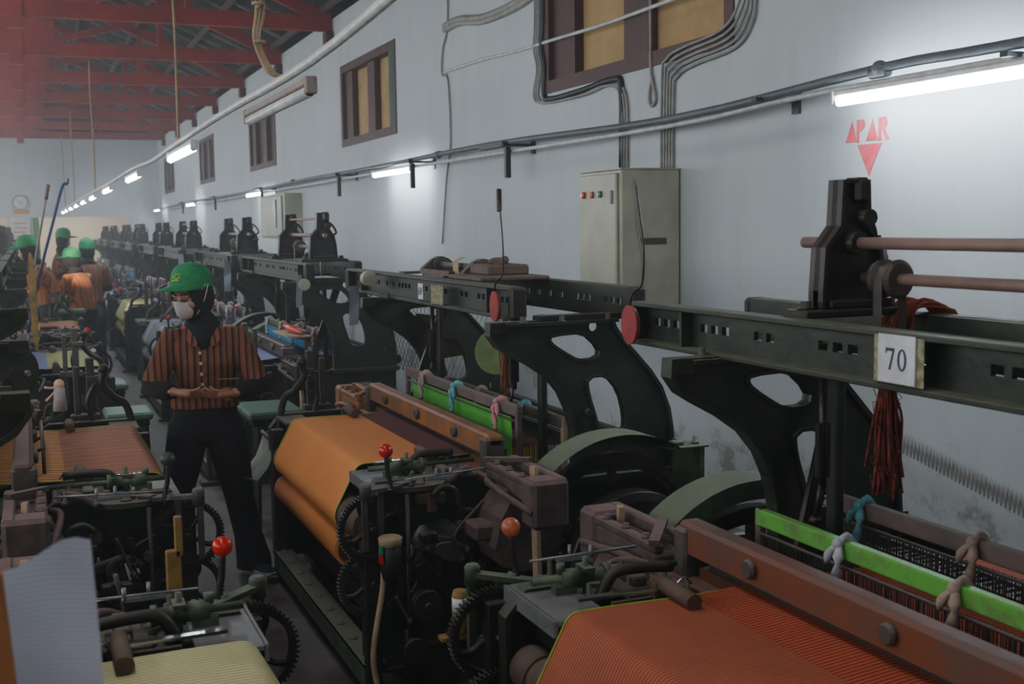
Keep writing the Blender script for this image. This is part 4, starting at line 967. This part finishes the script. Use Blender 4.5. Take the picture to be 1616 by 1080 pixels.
# seats
def bench(x, y, z, w, d, label):
    b = thing('bench_seat', label, 'bench', (x, y, 0), 0, 'green plank seats beside the aisle')
    obj('seat_board', MB().box((-w/2, -d/2, z-.045), (w/2, d/2, z), .012), DG, b)
    obj('seat_frame', MB().box((-w/2+.02, -d/2+.02, z-.08), (w/2-.02, d/2-.02, z-.045), .006), G, b)
    for sx in (-1, 1):
        for sy in (-1, 1): obj('leg', MB().bar((sx*(w/2-.05), sy*(d/2-.05), z-.06), (sx*(w/2-.03), sy*(d/2-.03), 0), .035, .035), G, b)
bench(1.28, 6.9, .70, .32, .50, 'green topped wooden seat at the aisle end beyond the orange cloth loom')
bench(.50, 7.15, .70, .26, .34, 'green plank seat on the left of the aisle, nearer one')
bench(.48, 8.72, .68, .26, .36, 'green plank seat on the left of the aisle, behind the nearer one')
bench(.42, 13.55, .90, .28, .3, 'distant green seat on the left beside the woman with the orange shirt')
bench(1.3, 14.0, .72, .36, .5, 'distant green seat on the right of the aisle beyond the slate cloth loom')
# broom stick with taped black can at the orange-cloth loom
s = thing('stick_with_can', 'wooden stick topped by a black can with green and red tape', 'stick', (0, 0, 0))
obj('stick', run([(1.045, 3.90, 0), (1.075, 3.91, .10), (1.065, 3.92, .24), (1.11, 3.94, .46), (1.12, 3.95, .56)], .011), WL, s)
obj('can', MB().lathe([(.030, .50), (.038, .54), (.038, .625), (.030, .63)], (1.14, 3.93, 0), 'z', 18), CAN, s)
obj('can_lid', MB().lathe([(.041, .622), (.043, .65), (.036, .655)], (1.14, 3.93, 0), 'z', 18), TAN, s)
obj('tape', MB().box((1.097, 3.90, .60), (1.105, 3.93, .628)), plain('green_tape', (30, 130, 90), .5), s, 'green tape patch'); obj('tape', MB().box((1.097, 3.90, .565), (1.105, 3.93, .598)), RD, s, 'red tape patch')
s = thing('yellow_bottle', 'slim yellow bottle tucked beside the big gear of the nearest right-hand loom', 'bottle', (1.06, 2.98, .62), 0)
obj('bottle', MB().lathe([(.019, 0), (.022, .01), (.022, .11), (.018, .125)], n=14).box((-.06, -.02, -.01), (.04, .02, 0)), YB, s); obj('bottle_label', MB().lathe([(.0225, .06), (.0225, .105)], n=14), WH, s)
s = single('yellow_bracket', MB().box((.30, 3.16, .76), (.34, 3.18, .90), .004).box((.325, 3.16, .88), (.345, 3.18, .99), .003), YB, 'yellow strip bracket beside the red ball knob on the left', 'bracket')
# cones of thread / hand-like pink casting at the left, and small clutter
s = thing('thread_cone', 'pale thread cone under a pink lint tuft at the left side', 'thread cone', (.10, 5.35, .98))
obj('cone', MB().lathe([(.030, 0), (.022, .10), (.014, .105)], n=16), plain('white_thread', (170, 160, 160), .9), s)
obj('lint_tuft', MB().ball((0, 0, .115), .022, 10, 7).tube(spline([(0, 0, .11), (-.03, 0, .10), (-.06, 0, .105)], 3), .006, 6).tube(spline([(0, 0, .10), (-.03, 0, .07), (-.055, 0, .045)], 3), .006, 6), plain('pink_lint', (226, 176, 156), .9), s)
single('yellow_card_strip', MB().prism([smoothloop([(-.0, 1.62), (.035, 1.61), (.05, 1.40), (.045, 1.05), (.03, .95), (.005, 1.1)], 2)], 8.05, 8.06), YB, 'long yellow paddle hanging beside the left-hand beams', 'paddle')
ho = thing('hook_rack', 'dark forked rod with three round hooks standing over the maroon cloth at the left', 'hook rack', (0, 5.1, .82))
m = MB(); m.cyl((.02, -.35, .10), (.02, .35, .10), .008, 8)
for k in range(3): y = -.3+.27*k; m.tube(spline([(.02, y, .10), (-.02, y, .08), (-.05, y, .09)], 3), .007, 6); m.ball((-.055, y, .105), .016, 10, 7)
m.cyl((.02, .35, -.0), (.02, .35, .10), .007, 6); m.cyl((.02, -.35, -.0), (.02, -.35, .10), .007, 6); obj('hook_rod', m, K, ho)
# poles leaning at the left, end of aisle
s = thing('hooked_pole', 'tall blue pole with a bent hook leaning at the left beyond the beams', 'pole', (0, 0, 0)); obj('shaft', run([(-.02, 10, .95), (.10, 10, 1.45), (.20, 10, 1.8), (.285, 10, 2.09), (.33, 10, 2.12)], .012), BLUE, s); obj('hook_tip', MB().cyl((.33, 10, 2.12), (.335, 10, 2.16), .007, 6), K, s)
s = thing('capped_pole', 'thin grey pole with a red top end leaning at the left', 'pole', (0, 0, 0)); obj('shaft', run([(.02, 10.2, 1.3), (.10, 10.2, 1.7), (.17, 10.2, 2.02)], .010), GREYC, s); obj('red_end', run([(.165, 10.2, 2.0), (.19, 10.2, 2.12)], .015), REDP, s)
single('spool_rod', run([(1.05, 10.6, .95), (1.3, 10.8, 1.2), (1.52, 11, 1.45)], .012), DU, 'slanting grey rod leaning against the fourth right-hand loom', 'rod')
# sack beside slate cloth; fabric bundle hung at loom front
s = thing('sackcloth_bag', 'beige sackcloth bag hanging at the aisle just before the slate cloth loom', 'bag', (1.06, 10.1, .62))
m = MB(); m.T = M4.Identity(4); m.lathe([(.02, -.20), (.07, -.16), (.095, -.06), (.085, .04), (.05, .10), (.02, .13)], n=16); obj('bag_body', m, SACK, s); obj('bag_tie', MB().tube([(.045*cos(t), .045*sin(t), .105) for t in [i*PI/6 for i in range(13)]], .006, 6), TAN, s)
s = thing('white_scoop', 'grey white canvas sling hanging at the far corner of the orange cloth loom', 'cloth', (1.0, 5.95, .62))
m = MB(); pth = [(.10, .05), (.06, -.06), (0.0, -.13), (-.08, -.10), (-.14, .0)]
m.strip([(x, z) for x, z in pth], -.16, .18); m.strip([(x+.004, z+.006) for x, z in pth], -.16, .18); obj('sling', m, plain('canvas_grey', (150, 152, 142), .9, c2=(128, 130, 120)), s)
obj('sling_bar', MB().cyl((.1, -.2, .06), (.1, .2, .06), .012, 8), K, s); obj('sling_strap', run([(.1, .1, .06), (.15, .05, .12), (.18, .0, .2)], .01), K, s)
single('red_shuttle', MB().tube(spline([(1.74, 8.05, 1.02), (1.72, 8.2, 1.03), (1.70, 8.35, 1.04), (1.69, 8.48, 1.04)], 3), [.006, .012, .018, .022, .024, .024, .022, .018, .012, .006], 8), RD, 'bright red shuttle lying in front of the blue heald cords', 'shuttle')
single('brown_card', MB().box((1.64, 8.05, .99), (1.80, 8.6, 1.0)), WL, 'light brown card under the red shuttle', 'card')
single('stick_prop', run([(.83, 7.4, 0), (.86, 7.4, .35), (.88, 7.4, .62)], .012, 8), WL, 'thin wooden stick standing on the floor beside the woman', 'stick')
for (x, y, s1) in ((.9, 5.0, .05), (.75, 4.4, .03), (.95, 3.9, .04), (.62, 3.3, .04), (.7, 7.5, .03)):
    pass
lt = thing('work_light', 'small bright inspection light shining low among the parts of the nearest left-hand loom', 'lamp', (.07, 3.0, .72))
obj('lamp_shell', MB().lathe([(.012, -.04), (.03, .0), (.032, .012)], ax='z', n=14), K, lt); obj('lamp_glass', MB().lathe([(.022, .013), (.018, .02)], ax='z', n=14), GLINT, lt)  # added glowing piece imitating a light reflection; no lamp sits here

# ------------------------------------------------------------------ people
def orient(c, yaw, pitch):
    return M4.Translation(c) @ M4.Rotation(yaw, 4, 'Z') @ M4.Rotation(pitch, 4, 'X')
def remesh(o, vox, sm=6, f=.5):
    r = o.modifiers.new('Remesh', 'REMESH'); r.mode = 'VOXEL'; r.voxel_size = vox; r.use_smooth_shade = True
    if sm: s = o.modifiers.new('Smooth', 'SMOOTH'); s.factor = f; s.iterations = sm
def rings(mb, R, n=20):
    """loft of ellipses: (x, y, z, rx, ry[, tiltx])"""
    o = []
    for q in R:
        x, y, z, rx, ry = q[:5]; tx = q[5] if len(q) > 5 else 0
        P = []
        for k in range(n):
            a = 2*PI*k/n; ca, sa = cos(a), sin(a)
            e = .85
            px = rx*math.copysign(abs(ca)**e, ca); py = ry*math.copysign(abs(sa)**e, sa)
            P.append((x+px, y+py*cos(tx), z+py*sin(tx)))
        o.append(mb.addv(P))
    for i in range(len(o)-1):
        for k in range(n): mb.face([o[i]+k, o[i]+(k+1) % n, o[i+1]+(k+1) % n, o[i+1]+k], True)
    mb.face([o[0]+k for k in range(n)][::-1]); mb.face([o[-1]+k for k in range(n)])
def hand(mb, wr, d, nrm, side, curl=.5, sc=1.0, fat=1.0):
    """wr wrist, d finger direction, nrm palm normal, side: +1/-1 thumb side"""
    wr, d, nrm = V(wr), V(d).normalized(), V(nrm); nrm = (nrm-d*nrm.dot(d)).normalized(); s = d.cross(nrm)*side
    w = .036*sc; L = .085*sc
    mb.tube([wr-d*.03, wr, wr+d*L*.4, wr+d*L*.85, wr+d*L], [.024*sc, .024*sc, .036*sc, .038*sc, .030*sc], 10, flat=.5 if False else .6)
    for i, (off, ln) in enumerate(((.9, .070), (.3, .078), (-.3, .073), (-.9, .058))):
        b = wr+d*(L*.92)+s*w*off*.95; ln *= sc; dd = (d+s*off*.10).normalized(); pts = [b-dd*.02, b]; p = b; a = curl*.5
        for k, fr in enumerate((.45, .32, .25)):
            v = dd*cos(a)+nrm*sin(a); p = p+v*ln*fr; pts.append(p); a += curl*.9
        mb.tube(pts, [.0085*sc*fat, .0088*sc*fat, .0080*sc*fat, .0073*sc*fat, .0060*sc*fat], 8)
    b = wr+d*L*.25+s*w*.8; t1 = (d*.55+s*.65+nrm*.5).normalized(); p1 = b+t1*.036*sc; t2 = (d*.85+s*.05+nrm*.55).normalized(); p2 = p1+t2*.026*sc; p3 = p2+t2*.020*sc
    mb.tube([b-t1*.01, b, p1, p2, p3], [.013*sc, .013*sc, .0105*sc, .0095*sc, .007*sc], 8)
def limb(mb, pts, rs, n=12): mb.tube(pts, rs, n)

def person(name, label, loc, rz, J, shirt, vox=.006, face=True, group=None, hijab=True, mask=True, sleeves=True):
    R = thing('person', label, 'person', loc, rz, group)
    hp, ch, nk = V(J['pelvis']), V(J['chest']), V(J['neck'])
    T = orient(J['head'], J['yaw'], J['pitch'])
    # body, one surface
    b = MB()
    rings(b, [(hp.x, hp.y, hp.z-.09, .11, .075), (hp.x, hp.y, hp.z, .145, .10), (hp.x*.6+ch.x*.4, hp.y*.6+ch.y*.4, hp.z*.6+ch.z*.4, .115, .085), (ch.x, ch.y, ch.z, .14, .095), (nk.x*.4+ch.x*.6, nk.y*.4+ch.y*.6, nk.z*.45+ch.z*.55, .115, .075), (nk.x, nk.y, nk.z-.05, .05, .045), (nk.x, nk.y, nk.z+.02, .045, .045)])
    hc = V(J['head']); b.tube([nk-V((0, 0, .05)), nk, hc+(nk-hc)*.3], [.055, .047, .045], 12)
    for s in 'LR':
        limb(b, [hp+(V(J['hip'+s])-hp)*.8, V(J['hip'+s]), V(J['knee'+s]), V(J['ankle'+s])], [.08, .075, .05, .035])
        a = V(J['ankle'+s]); fd = V(J.get('foot'+s, (0, -1, 0))); limb(b, [a+V((0, 0, .02)), a-V((0, 0, .05))+fd*.02, a-V((0, 0, .055))+fd*.12], [.035, .033, .025])
        limb(b, [nk*.5+V(J['sh'+s])*.5-V((0, 0, .05)), V(J['sh'+s])-V((0, 0, .01)), V(J['el'+s]), V(J['wr'+s])], [.032, .038, .034, .024])
        hand(b, J['wr'+s], J['hd'+s], J['hn'+s], J['hs'+s], J.get('curl', .5), J.get('hsc', 1.0))
    b.T = T   # head, facing -y in its own frame; origin at head centre
    b.ball((0, .005, .02), .088, 20, 14, (.86, 1.02, 1.08)); b.ball((0, -.03, -.045), .06, 16, 12, (.92, .9, 1.0)); b.ball((0, -.048, -.082), .024, 10, 8)
    b.tube([(0, -.082, .010), (0, -.098, -.018), (0, -.104, -.028)], [.009, .011, .013], 8)
    for s in (-1, 1):
        b.ball((s*.013, -.094, -.030), .009, 8, 6); b.ball((s*.074, .01, -.01), .02, 8, 6, (.4, .7, 1.2)); b.ball((s*.045, -.06, -.02), .026, 10, 8)
        b.ball((s*.032, -.074, .022), .020, 10, 8, (1.2, .6, .5))
    b.ball((0, -.086, -.058), .016, 10, 6, (1.4, .6, .5))
    bo = obj('body', b, SKIN, R); remesh(bo, vox, 3)
    if face:
        for s in (-1, 1):
            obj('eye', MB_T(T).tube(spline([(s*.018, -.0905, .008), (s*.031, -.0925, .0035), (s*.045, -.083, .008)], 3), .0032, 6), HIJ, R)
            obj('eyebrow', MB_T(T).tube(spline([(s*.016, -.092, .030), (s*.032, -.091, .036), (s*.050, -.078, .031)], 3), .0036, 6), HIJ, R)
        e = MB(); e.T = T; e.tube(spline([(-.022, -.098, -.058), (0, -.104, -.060), (.022, -.098, -.058)], 3), .005, 6); obj('lips', e, plain('lip', (150, 84, 78), .5) if 'lip' not in MATS else MATS['lip'], R)
    if hijab:
        h = MB(); h.T = T
        # hood shell around the face opening
        o = []; n = 28
        prof = [(-.074, .78), (-.062, .98), (-.03, 1.12), (.02, 1.18), (.07, 1.02), (.10, .6), (.112, .15)]
        for y, k in prof:
            P = []
            for i in range(n):
                a = 2*PI*i/n; rx, rz_ = .078*k, .100*k
                P.append((rx*cos(a), y, .004+rz_*sin(a)*(1.0 if sin(a) > 0 else 1.12)))
            o.append(h.addv(P))
        inn = h.addv([(.072*.78*.92*cos(2*PI*i/n), -.055, .004+.1*.78*.9*sin(2*PI*i/n)) for i in range(n)])
        for i in range(n):
            j = (i+1) % n; h.face([inn+i, inn+j, o[0]+j, o[0]+i], True)
            for q in range(len(o)-1): h.face([o[q]+i, o[q]+j, o[q+1]+j, o[q+1]+i], True)
        h.face([o[-1]+i for i in range(n)]); h.T = None
        q = T @ V((0, .03, -.075)); w_ = nk+V((0, -.01, .0))
        m0 = T @ V((0, -.0, -.06))
        rings(h, [(m0.x, m0.y, m0.z, .062, .068), (q.x*.5+m0.x*.5, q.y*.5+m0.y*.5, q.z-.02, .072, .075), (w_.x, w_.y, w_.z+.03, .074, .070), (w_.x, w_.y-.012, w_.z-.0, .086, .076), (w_.x-.0, w_.y-.045, w_.z-.06, .058, .058), (w_.x, w_.y-.058, w_.z-.115, .02, .035)])
        obj('headscarf', h, HIJ, R)
    # cap
    c = MB(); c.T = T @ M4.Translation((0, .006, .020)) @ M4.Rotation(-.20, 4, 'X') @ M4.Scale(.95, 4); prof = []
    o = []; n = 32
    for k in range(9):
        t = k/8*PI/2; rr = .104*cos(t)**.72 if k < 8 else .004; zz = .045+.098*sin(t)**.9 if k else .030
        P = [(rr*.93*cos(2*PI*i/n), .008+rr*1.08*sin(2*PI*i/n)+(.006 if sin(2*PI*i/n) < 0 else 0)*-1, zz+(.006*(1 if sin(2*PI*i/n) < -.3 else 0)*sin(t)) - (.02*max(0, sin(2*PI*i/n)) if k == 0 else 0)) for i in range(n)]
        o.append(c.addv(P))
    for k in range(8):
        for i in range(n): c.face([o[k]+i, o[k]+(i+1) % n, o[k+1]+(i+1) % n, o[k+1]+i], True)
    c.face([o[8]+i for i in range(n)]); 
    cap = obj('cap', c, CAPG, R)
    br = MB(); br.T = c.T; n = 14; up = []; lo = []
    for i in range(n+1):
        a = -PI+PI*i/n; ca, sa = cos(a), sin(a)
        up += [(.095*ca, .0+.105*sa, .038), (.093*ca*1.02, -.01+.160*sa, .036-.012*ca*ca), (.080*ca, -.015+.205*sa, .026-.016*ca*ca)]
    u = br.addv(up); l = br.addv([(x, y, z-.004) for x, y, z in up])
    for i in range(n):
        for k in range(2):
            br.face([u+3*i+k, u+3*i+3+k, u+3*i+4+k, u+3*i+1+k], True); br.face([l+3*i+k, l+3*i+1+k, l+3*i+4+k, l+3*i+3+k], True)
        br.face([u+3*i+2, u+3*i+5, l+3*i+5, l+3*i+2], True)
    obj('brim', br, CAPG, R, parent=None) if False else obj('brim', br, CAPG, cap)
    obj('cap_button', MB_T(c.T).ball((0, .008, .146), .008, 8, 6), CAPG, cap)
    if face:
        em = MB(); em.T = c.T
        em.tube([( .020*cos(t), -.108+.004*abs(cos(t))+.012*0, .086+.014*sin(t)) for t in [PI*.9+i*PI*1.2/10 for i in range(11)]], .0022, 5)
        em.tube([(-.005, -.1125, .084), (.0, -.110, .096), (.028, -.101, .097)], .0022, 5); em.box((-.022, -.116, .063), (.022, -.112, .067))
        obj('cap_emblem', em, YEL, cap)
    if mask:
        k = MB(); k.T = T; o = []
        cols = 11; rws = 7
        for j in range(rws):
            v_ = j/(rws-1); z = -.006-.092*v_
            for i in range(cols):
                u_ = i/(cols-1)*2-1
                x = u_*.068*(1-.28*v_*v_); yy = -.112+.062*abs(u_)**1.7-.006*sin(v_*PI)+.026*max(0, v_-.6)*1.5
                zz = z+.012*(1-abs(u_))*(1-v_)-.0*u_-.010*abs(u_)*(.5-v_)*2
                o.append((x, yy, zz))
        a = k.addv(o)
        for j in range(rws-1):
            for i in range(cols-1): q = a+j*cols+i; k.face([q, q+1, q+cols+1, q+cols], True)
        mk = obj('face_mask', k, MASK, R); sd = mk.modifiers.new('Solid', 'SOLIDIFY'); sd.thickness = .003
        st_ = MB(); st_.T = T
        for s in (-1, 1):
            st_.tube(spline([(s*.066, -.052, -.010), (s*.080, -.02, .03), (s*.092, .01, .058)], 4), .0028, 6); st_.tube(spline([(s*.060, -.055, -.075), (s*.088, -.015, -.01), (s*.098, .02, .056)], 4), .0028, 6)
        obj('mask_straps', st_, MASK, mk)
    # shirt
    m = MB(); hem = hp.z+J.get('hem', .0)
    tl = J.get('lean', 0)
    rings(m, [(hp.x, hp.y, hem-.03, .168, .125), (hp.x, hp.y, hem+.04, .158, .121), (hp.x*.5+ch.x*.5, hp.y*.5+ch.y*.5, (hp.z+ch.z)/2, .140, .113), (ch.x, ch.y, ch.z, .158, .120), (ch.x*.5+nk.x*.5, ch.y*.5+nk.y*.5, ch.z*.5+nk.z*.5-.01, .160, .100), (nk.x, nk.y+.005, nk.z-.050, .115, .080), (nk.x, nk.y, nk.z-.02, .080, .066), (nk.x, nk.y, nk.z+.0, .060, .055)])
    for s in 'LR':
        sh, el = V(J['sh'+s]), V(J['el'+s]); f = J.get('slv', .86); e2 = sh+(el-sh)*f
        limb(m, [nk*.5+sh*.5-V((0, 0, .03)), sh, sh*.5+e2*.5, e2], [.046, .054, .057, .062], 16)
    so = obj('shirt', m, shirt, R); remesh(so, vox*1.4, 5)
    cd = MB(); cb = V((nk.x, nk.y-.075, nk.z-.035))
    if sleeves:
        for s in 'LR':
            k = MB(); sh, el, wr = V(J['sh'+s]), V(J['el'+s]), V(J['wr'+s]); limb(k, [sh*.5+el*.5, el, el*.35+wr*.65, wr-(wr-el)*.06], [.050, .056, .045, .034], 14)
            obj('under_sleeve', k, HIJ, R)
    # collar
    if face:
        for s in (-1, 1):
            k = MB(); k.prism([smoothloop([(s*.012, -.105), (s*.075, -.07), (s*.082, -.005), (s*.055, .012)], 1)], -.004, .004)
            o_ = obj('collar_flap', k, shirt, so); o_.location = (nk.x, nk.y-.088, nk.z-.015); o_.rotation_euler = (-.45, 0, s*.25)
        k = MB()
        for i in range(5): f = i/4.3; c0 = V((nk.x-.02, 0, nk.z-.13)).lerp(V((hp.x-.01, 0, hem+.03)), f); yy = nk.y*.0+(-.128+(.0 if i < 4 else -.004))+ (ch.y*(1-abs(f-.3)))*1.0; k.lathe([(.008, yy-.010), (.008, yy+.006)], (c0.x, 0, c0.z), 'y', 10)
        obj('buttons', k, plain('pale_button', (196, 186, 172), .4) if 'pale_button' not in MATS else MATS['pale_button'], so)
        k = MB(); k.box((.075, -.128+ch.y, ch.z-.16), (.135, -.118+ch.y, ch.z-.12), .003); k.box((.06, -.124+ch.y, ch.z-.08), (.16, -.116+ch.y, ch.z-.075)); k.ball((.10, -.126+ch.y, ch.z-.165), .018, 10, 6, (1, .3, 1.2))
        obj('shirt_badge', k, plain('badge_olive', (150, 138, 40), .6) if 'badge_olive' not in MATS else MATS['badge_olive'], so)
    # trousers
    m = MB(); rings(m, [(hp.x, hp.y, hp.z-.15, .13, .10), (hp.x, hp.y, hp.z-.10, .155, .115), (hp.x, hp.y, hp.z-.02, .158, .118), (hp.x, hp.y, hp.z+.06, .145, .11), (hp.x, hp.y, hp.z+.12, .135, .10)])
    for s in 'LR':
        h_, k_, a_ = V(J['hip'+s]), V(J['knee'+s]), V(J['ankle'+s]); hem_r = J.get('flare', .078)
        limb(m, [hp+(h_-hp)*.7, h_, h_*.5+k_*.5, k_, k_*.4+a_*.6, a_+V((0, 0, .0)), a_-V((0, 0, .04))], [.095, .105, .092, .074, .070, hem_r, hem_r+.003], 16)
    o_ = obj('trousers', m, TRO, R); remesh(o_, vox*1.4, 5)
    for s in 'LR':
        a_ = V(J['ankle'+s]); fd = V(J.get('foot'+s, (0, -1, 0))).normalized(); lt_ = fd.cross(V((0, 0, 1)))
        m = MB(); so_ = MB(); g = a_.z-.075
        sec = [(-.065, .030, .05), (-.03, .037, .085), (.03, .038, .085), (.09, .042, .066), (.15, .038, .052), (.190, .022, .038)]
        for A_, zz0, zz1, mbx in ((0, .028, None, m), (1, 0, .040, so_)):
            oo = []
            for t, w0, h0 in sec:
                c0 = V((a_.x, a_.y, 0))+fd*t; w0 = w0+(.005 if A_ else 0); P = []
                hh = zz1 if A_ else h0
                for q in range(12):
                    a = 2*PI*q/12; P.append(c0+lt_*w0*cos(a)+V((0, 0, g+zz0+(hh-zz0)*(.5+.5*sin(a)) if not A_ else g+(0 if sin(a) < 0 else hh))))
                oo.append(mbx.addv(P))
            for q in range(len(oo)-1):
                for i in range(12): mbx.face([oo[q]+i, oo[q]+(i+1) % 12, oo[q+1]+(i+1) % 12, oo[q+1]+i], not A_)
            mbx.face([oo[0]+i for i in range(12)]); mbx.face([oo[-1]+i for i in range(12)])
        sh_ = obj('shoe', m, SHOE, R); obj('sole', so_, SOLE, sh_)
    return R
def MB_T(T): m = MB(); m.T = T; return m

W = dict(pelvis=(0, 0, .86), chest=(.01, -.02, 1.10), neck=(.0, -.03, 1.285), head=(-.045, -.08, 1.428), yaw=-.74, pitch=.24,
         hipL=(-.085, 0, .76), hipR=(.09, 0, .76), kneeL=(-.15, -.02, .44), kneeR=(.145, -.02, .43), ankleL=(-.20, .10, .075), ankleR=(.21, .02, .075), footL=(-.2, -1, 0), footR=(.42, -.9, 0),
         shL=(-.155, -.02, 1.222), shR=(.165, -.01, 1.222), elL=(-.245, -.10, .985), elR=(.26, -.09, .975), wrL=(-.145, -.245, .985), wrR=(.125, -.245, .965),
         hdL=(.92, -.30, -.12), hdR=(-.92, -.30, .04), hnL=(.05, .6, .8), hnR=(-.05, .6, .8), hsL=-1, hsR=1, curl=.42, hsc=.98, hem=.045, slv=.93, flare=.088)
person('p', 'woman in green cap, white mask and rust striped shirt looking down at her hands', (.78, 5.9, 0), -.10, W, SHIRT, vox=.005)
def back(hx=0, lean=.0, arm='down', yaw=PI):
    J = dict(pelvis=(0, 0, .86), chest=(.0, -lean*.5, 1.12-lean*.1), neck=(.0, -lean, 1.30-lean*.3), head=(.0, -.05-lean*1.3, 1.45-lean*.45), yaw=0, pitch=.2+lean,
             hipL=(-.085, 0, .80), hipR=(.085, 0, .80), kneeL=(-.10, -.02, .45), kneeR=(.10, -.02, .45), ankleL=(-.10, .03, .075), ankleR=(.12, .03, .075),
             shL=(-.18, -lean, 1.24-lean*.3), shR=(.18, -lean, 1.24-lean*.3), elL=(-.24, -.08-lean, 1.0-lean*.2), elR=(.24, -.08-lean, 1.0-lean*.2), wrL=(-.16, -.30-lean, .98-lean*.1), wrR=(.16, -.30-lean, .98-lean*.1),
             hdL=(.3, -1, -.2), hdR=(-.3, -1, -.2), hnL=(.2, 0, -1), hnR=(-.2, 0, -1), hsL=1, hsR=-1, hem=-.0, curl=.5)
    return J
q = person('p', 'person from behind in green cap and sunlit orange shirt, working left of the aisle', (.58, 14.62, 0), -2.3, back(lean=.06), SHIRTO, vox=.011, face=False, mask=False)
q.scale = (1, 1, .985)
q = person('p', 'person in a green cap leaning left, bare forearms over a left-hand loom', (.22, 14.25, 0), -1.45, back(lean=.12), SHIRTO, vox=.013, face=False, mask=False, sleeves=False); q.scale = (1.04, 1.04, 1.10)
q = person('p', 'person in a dark green cap just behind the sunlit orange shirt', (.70, 15.45, 0), -3.0, back(lean=.0), SHIRT, vox=.013, face=False, mask=False); q.scale = (1.02, 1.02, 1.03)
q = person('p', 'farthest person, in green cap and dark shirt, facing right in the aisle', (.42, 17.65, 0), 1.3, back(lean=.02), SHIRT, vox=.013, face=False, mask=False); q.scale = (.95, .95, 1.12)

# ------------------------------------------------------------------ camera
ca = bpy.data.cameras.new('Camera'); cam = bpy.data.objects.new('Camera', ca); C.objects.link(cam); S.camera = cam
ca.sensor_width = 36; ca.lens = 36*1850/1616; ca.clip_start = .05; ca.clip_end = 200
Rx = V((.92408, .05090, .37880)); Ry = V((-.38195, .08703, .92007)); Rz = V((-.01387, .99490, -.09987))
cam.matrix_world = M4(((Rx.x, Rx.y, -Rx.z, 0), (Ry.x, Ry.y, -Ry.z, 0), (Rz.x, Rz.y, -Rz.z, 1.75), (0, 0, 0, 1)))
ca.dof.use_dof = True; ca.dof.focus_distance = 4.6; ca.dof.aperture_fstop = 5.6

# ------------------------------------------------------------------ light
def area(name, loc, rot, sx, sy, e, col=(1, 1, 1)):
    l = bpy.data.lights.new(name, 'AREA'); l.shape = 'RECTANGLE'; l.size = sx; l.size_y = sy; l.energy = e; l.color = col
    o = bpy.data.objects.new(name, l); C.objects.link(o); o.location = loc; o.rotation_euler = rot; return o
COOL = (.95, .975, 1.0)
area('daylight_left_near', (-3.5, 4.3, 2.3), (0, -PI/2, 0), 2.1, 11.0, 225, COOL)
area('daylight_left_middle', (-3.5, 17, 2.3), (0, -PI/2, 0), 2.1, 11.0, 215, COOL)
area('daylight_left_far', (-3.5, 29, 2.3), (0, -PI/2, 0), 2.1, 10.0, 240, COOL)
area('skylight_near', (-.6, 2.0, 5.6), (0, 0, 0), 1.6, 7, 120, COOL)
area('skylight_mid', (-1.2, 12.0, 5.2), (0, 0, 0), 1.2, 8, 70, COOL)
area('skylight_far', (-1.2, 24.0, 5.2), (0, 0, 0), 1.2, 12, 60, COOL)
area('daylight_behind_camera', (.6, -1.9, 2.4), (-PI/2, 0, 0), 5.5, 2.6, 75, (1, .97, .93))  # added fill light for the lower machinery; the front wall has no window
area('annex_light', (1.0, BY+4, 2.85), (0, 0, 0), 4, 5, 260, (1, .95, .86))
sp = bpy.data.lights.new('sun_patch', 'SPOT'); sp.energy = 2600; sp.spot_size = .10; sp.color = (1, .85, .62); sp.shadow_soft_size = .05; sp.spot_blend = .5
so = bpy.data.objects.new('sun_patch', sp); C.objects.link(so); so.location = (-1.6, 11.2, 3.95); so.rotation_euler = (V((.56, 14.6, 1.33))-V(so.location)).to_track_quat('-Z', 'Y').to_euler()
w = bpy.data.worlds.new('World'); S.world = w; w.use_nodes = True; w.node_tree.nodes['Background'].inputs[0].default_value = (.8, .9, 1, 1); w.node_tree.nodes['Background'].inputs[1].default_value = .35
S.view_settings.view_transform = 'AgX'; S.view_settings.exposure = 0.25

# lint haze: homogeneous scattering air of the hall
nt = w.node_tree; vs = nt.nodes.new('ShaderNodeVolumeScatter'); vs.inputs['Density'].default_value = .0078; vs.inputs['Anisotropy'].default_value = .3; vs.inputs['Color'].default_value = (.95, .97, 1, 1)
nt.links.new(vs.outputs[0], nt.nodes['World Output'].inputs['Volume'])
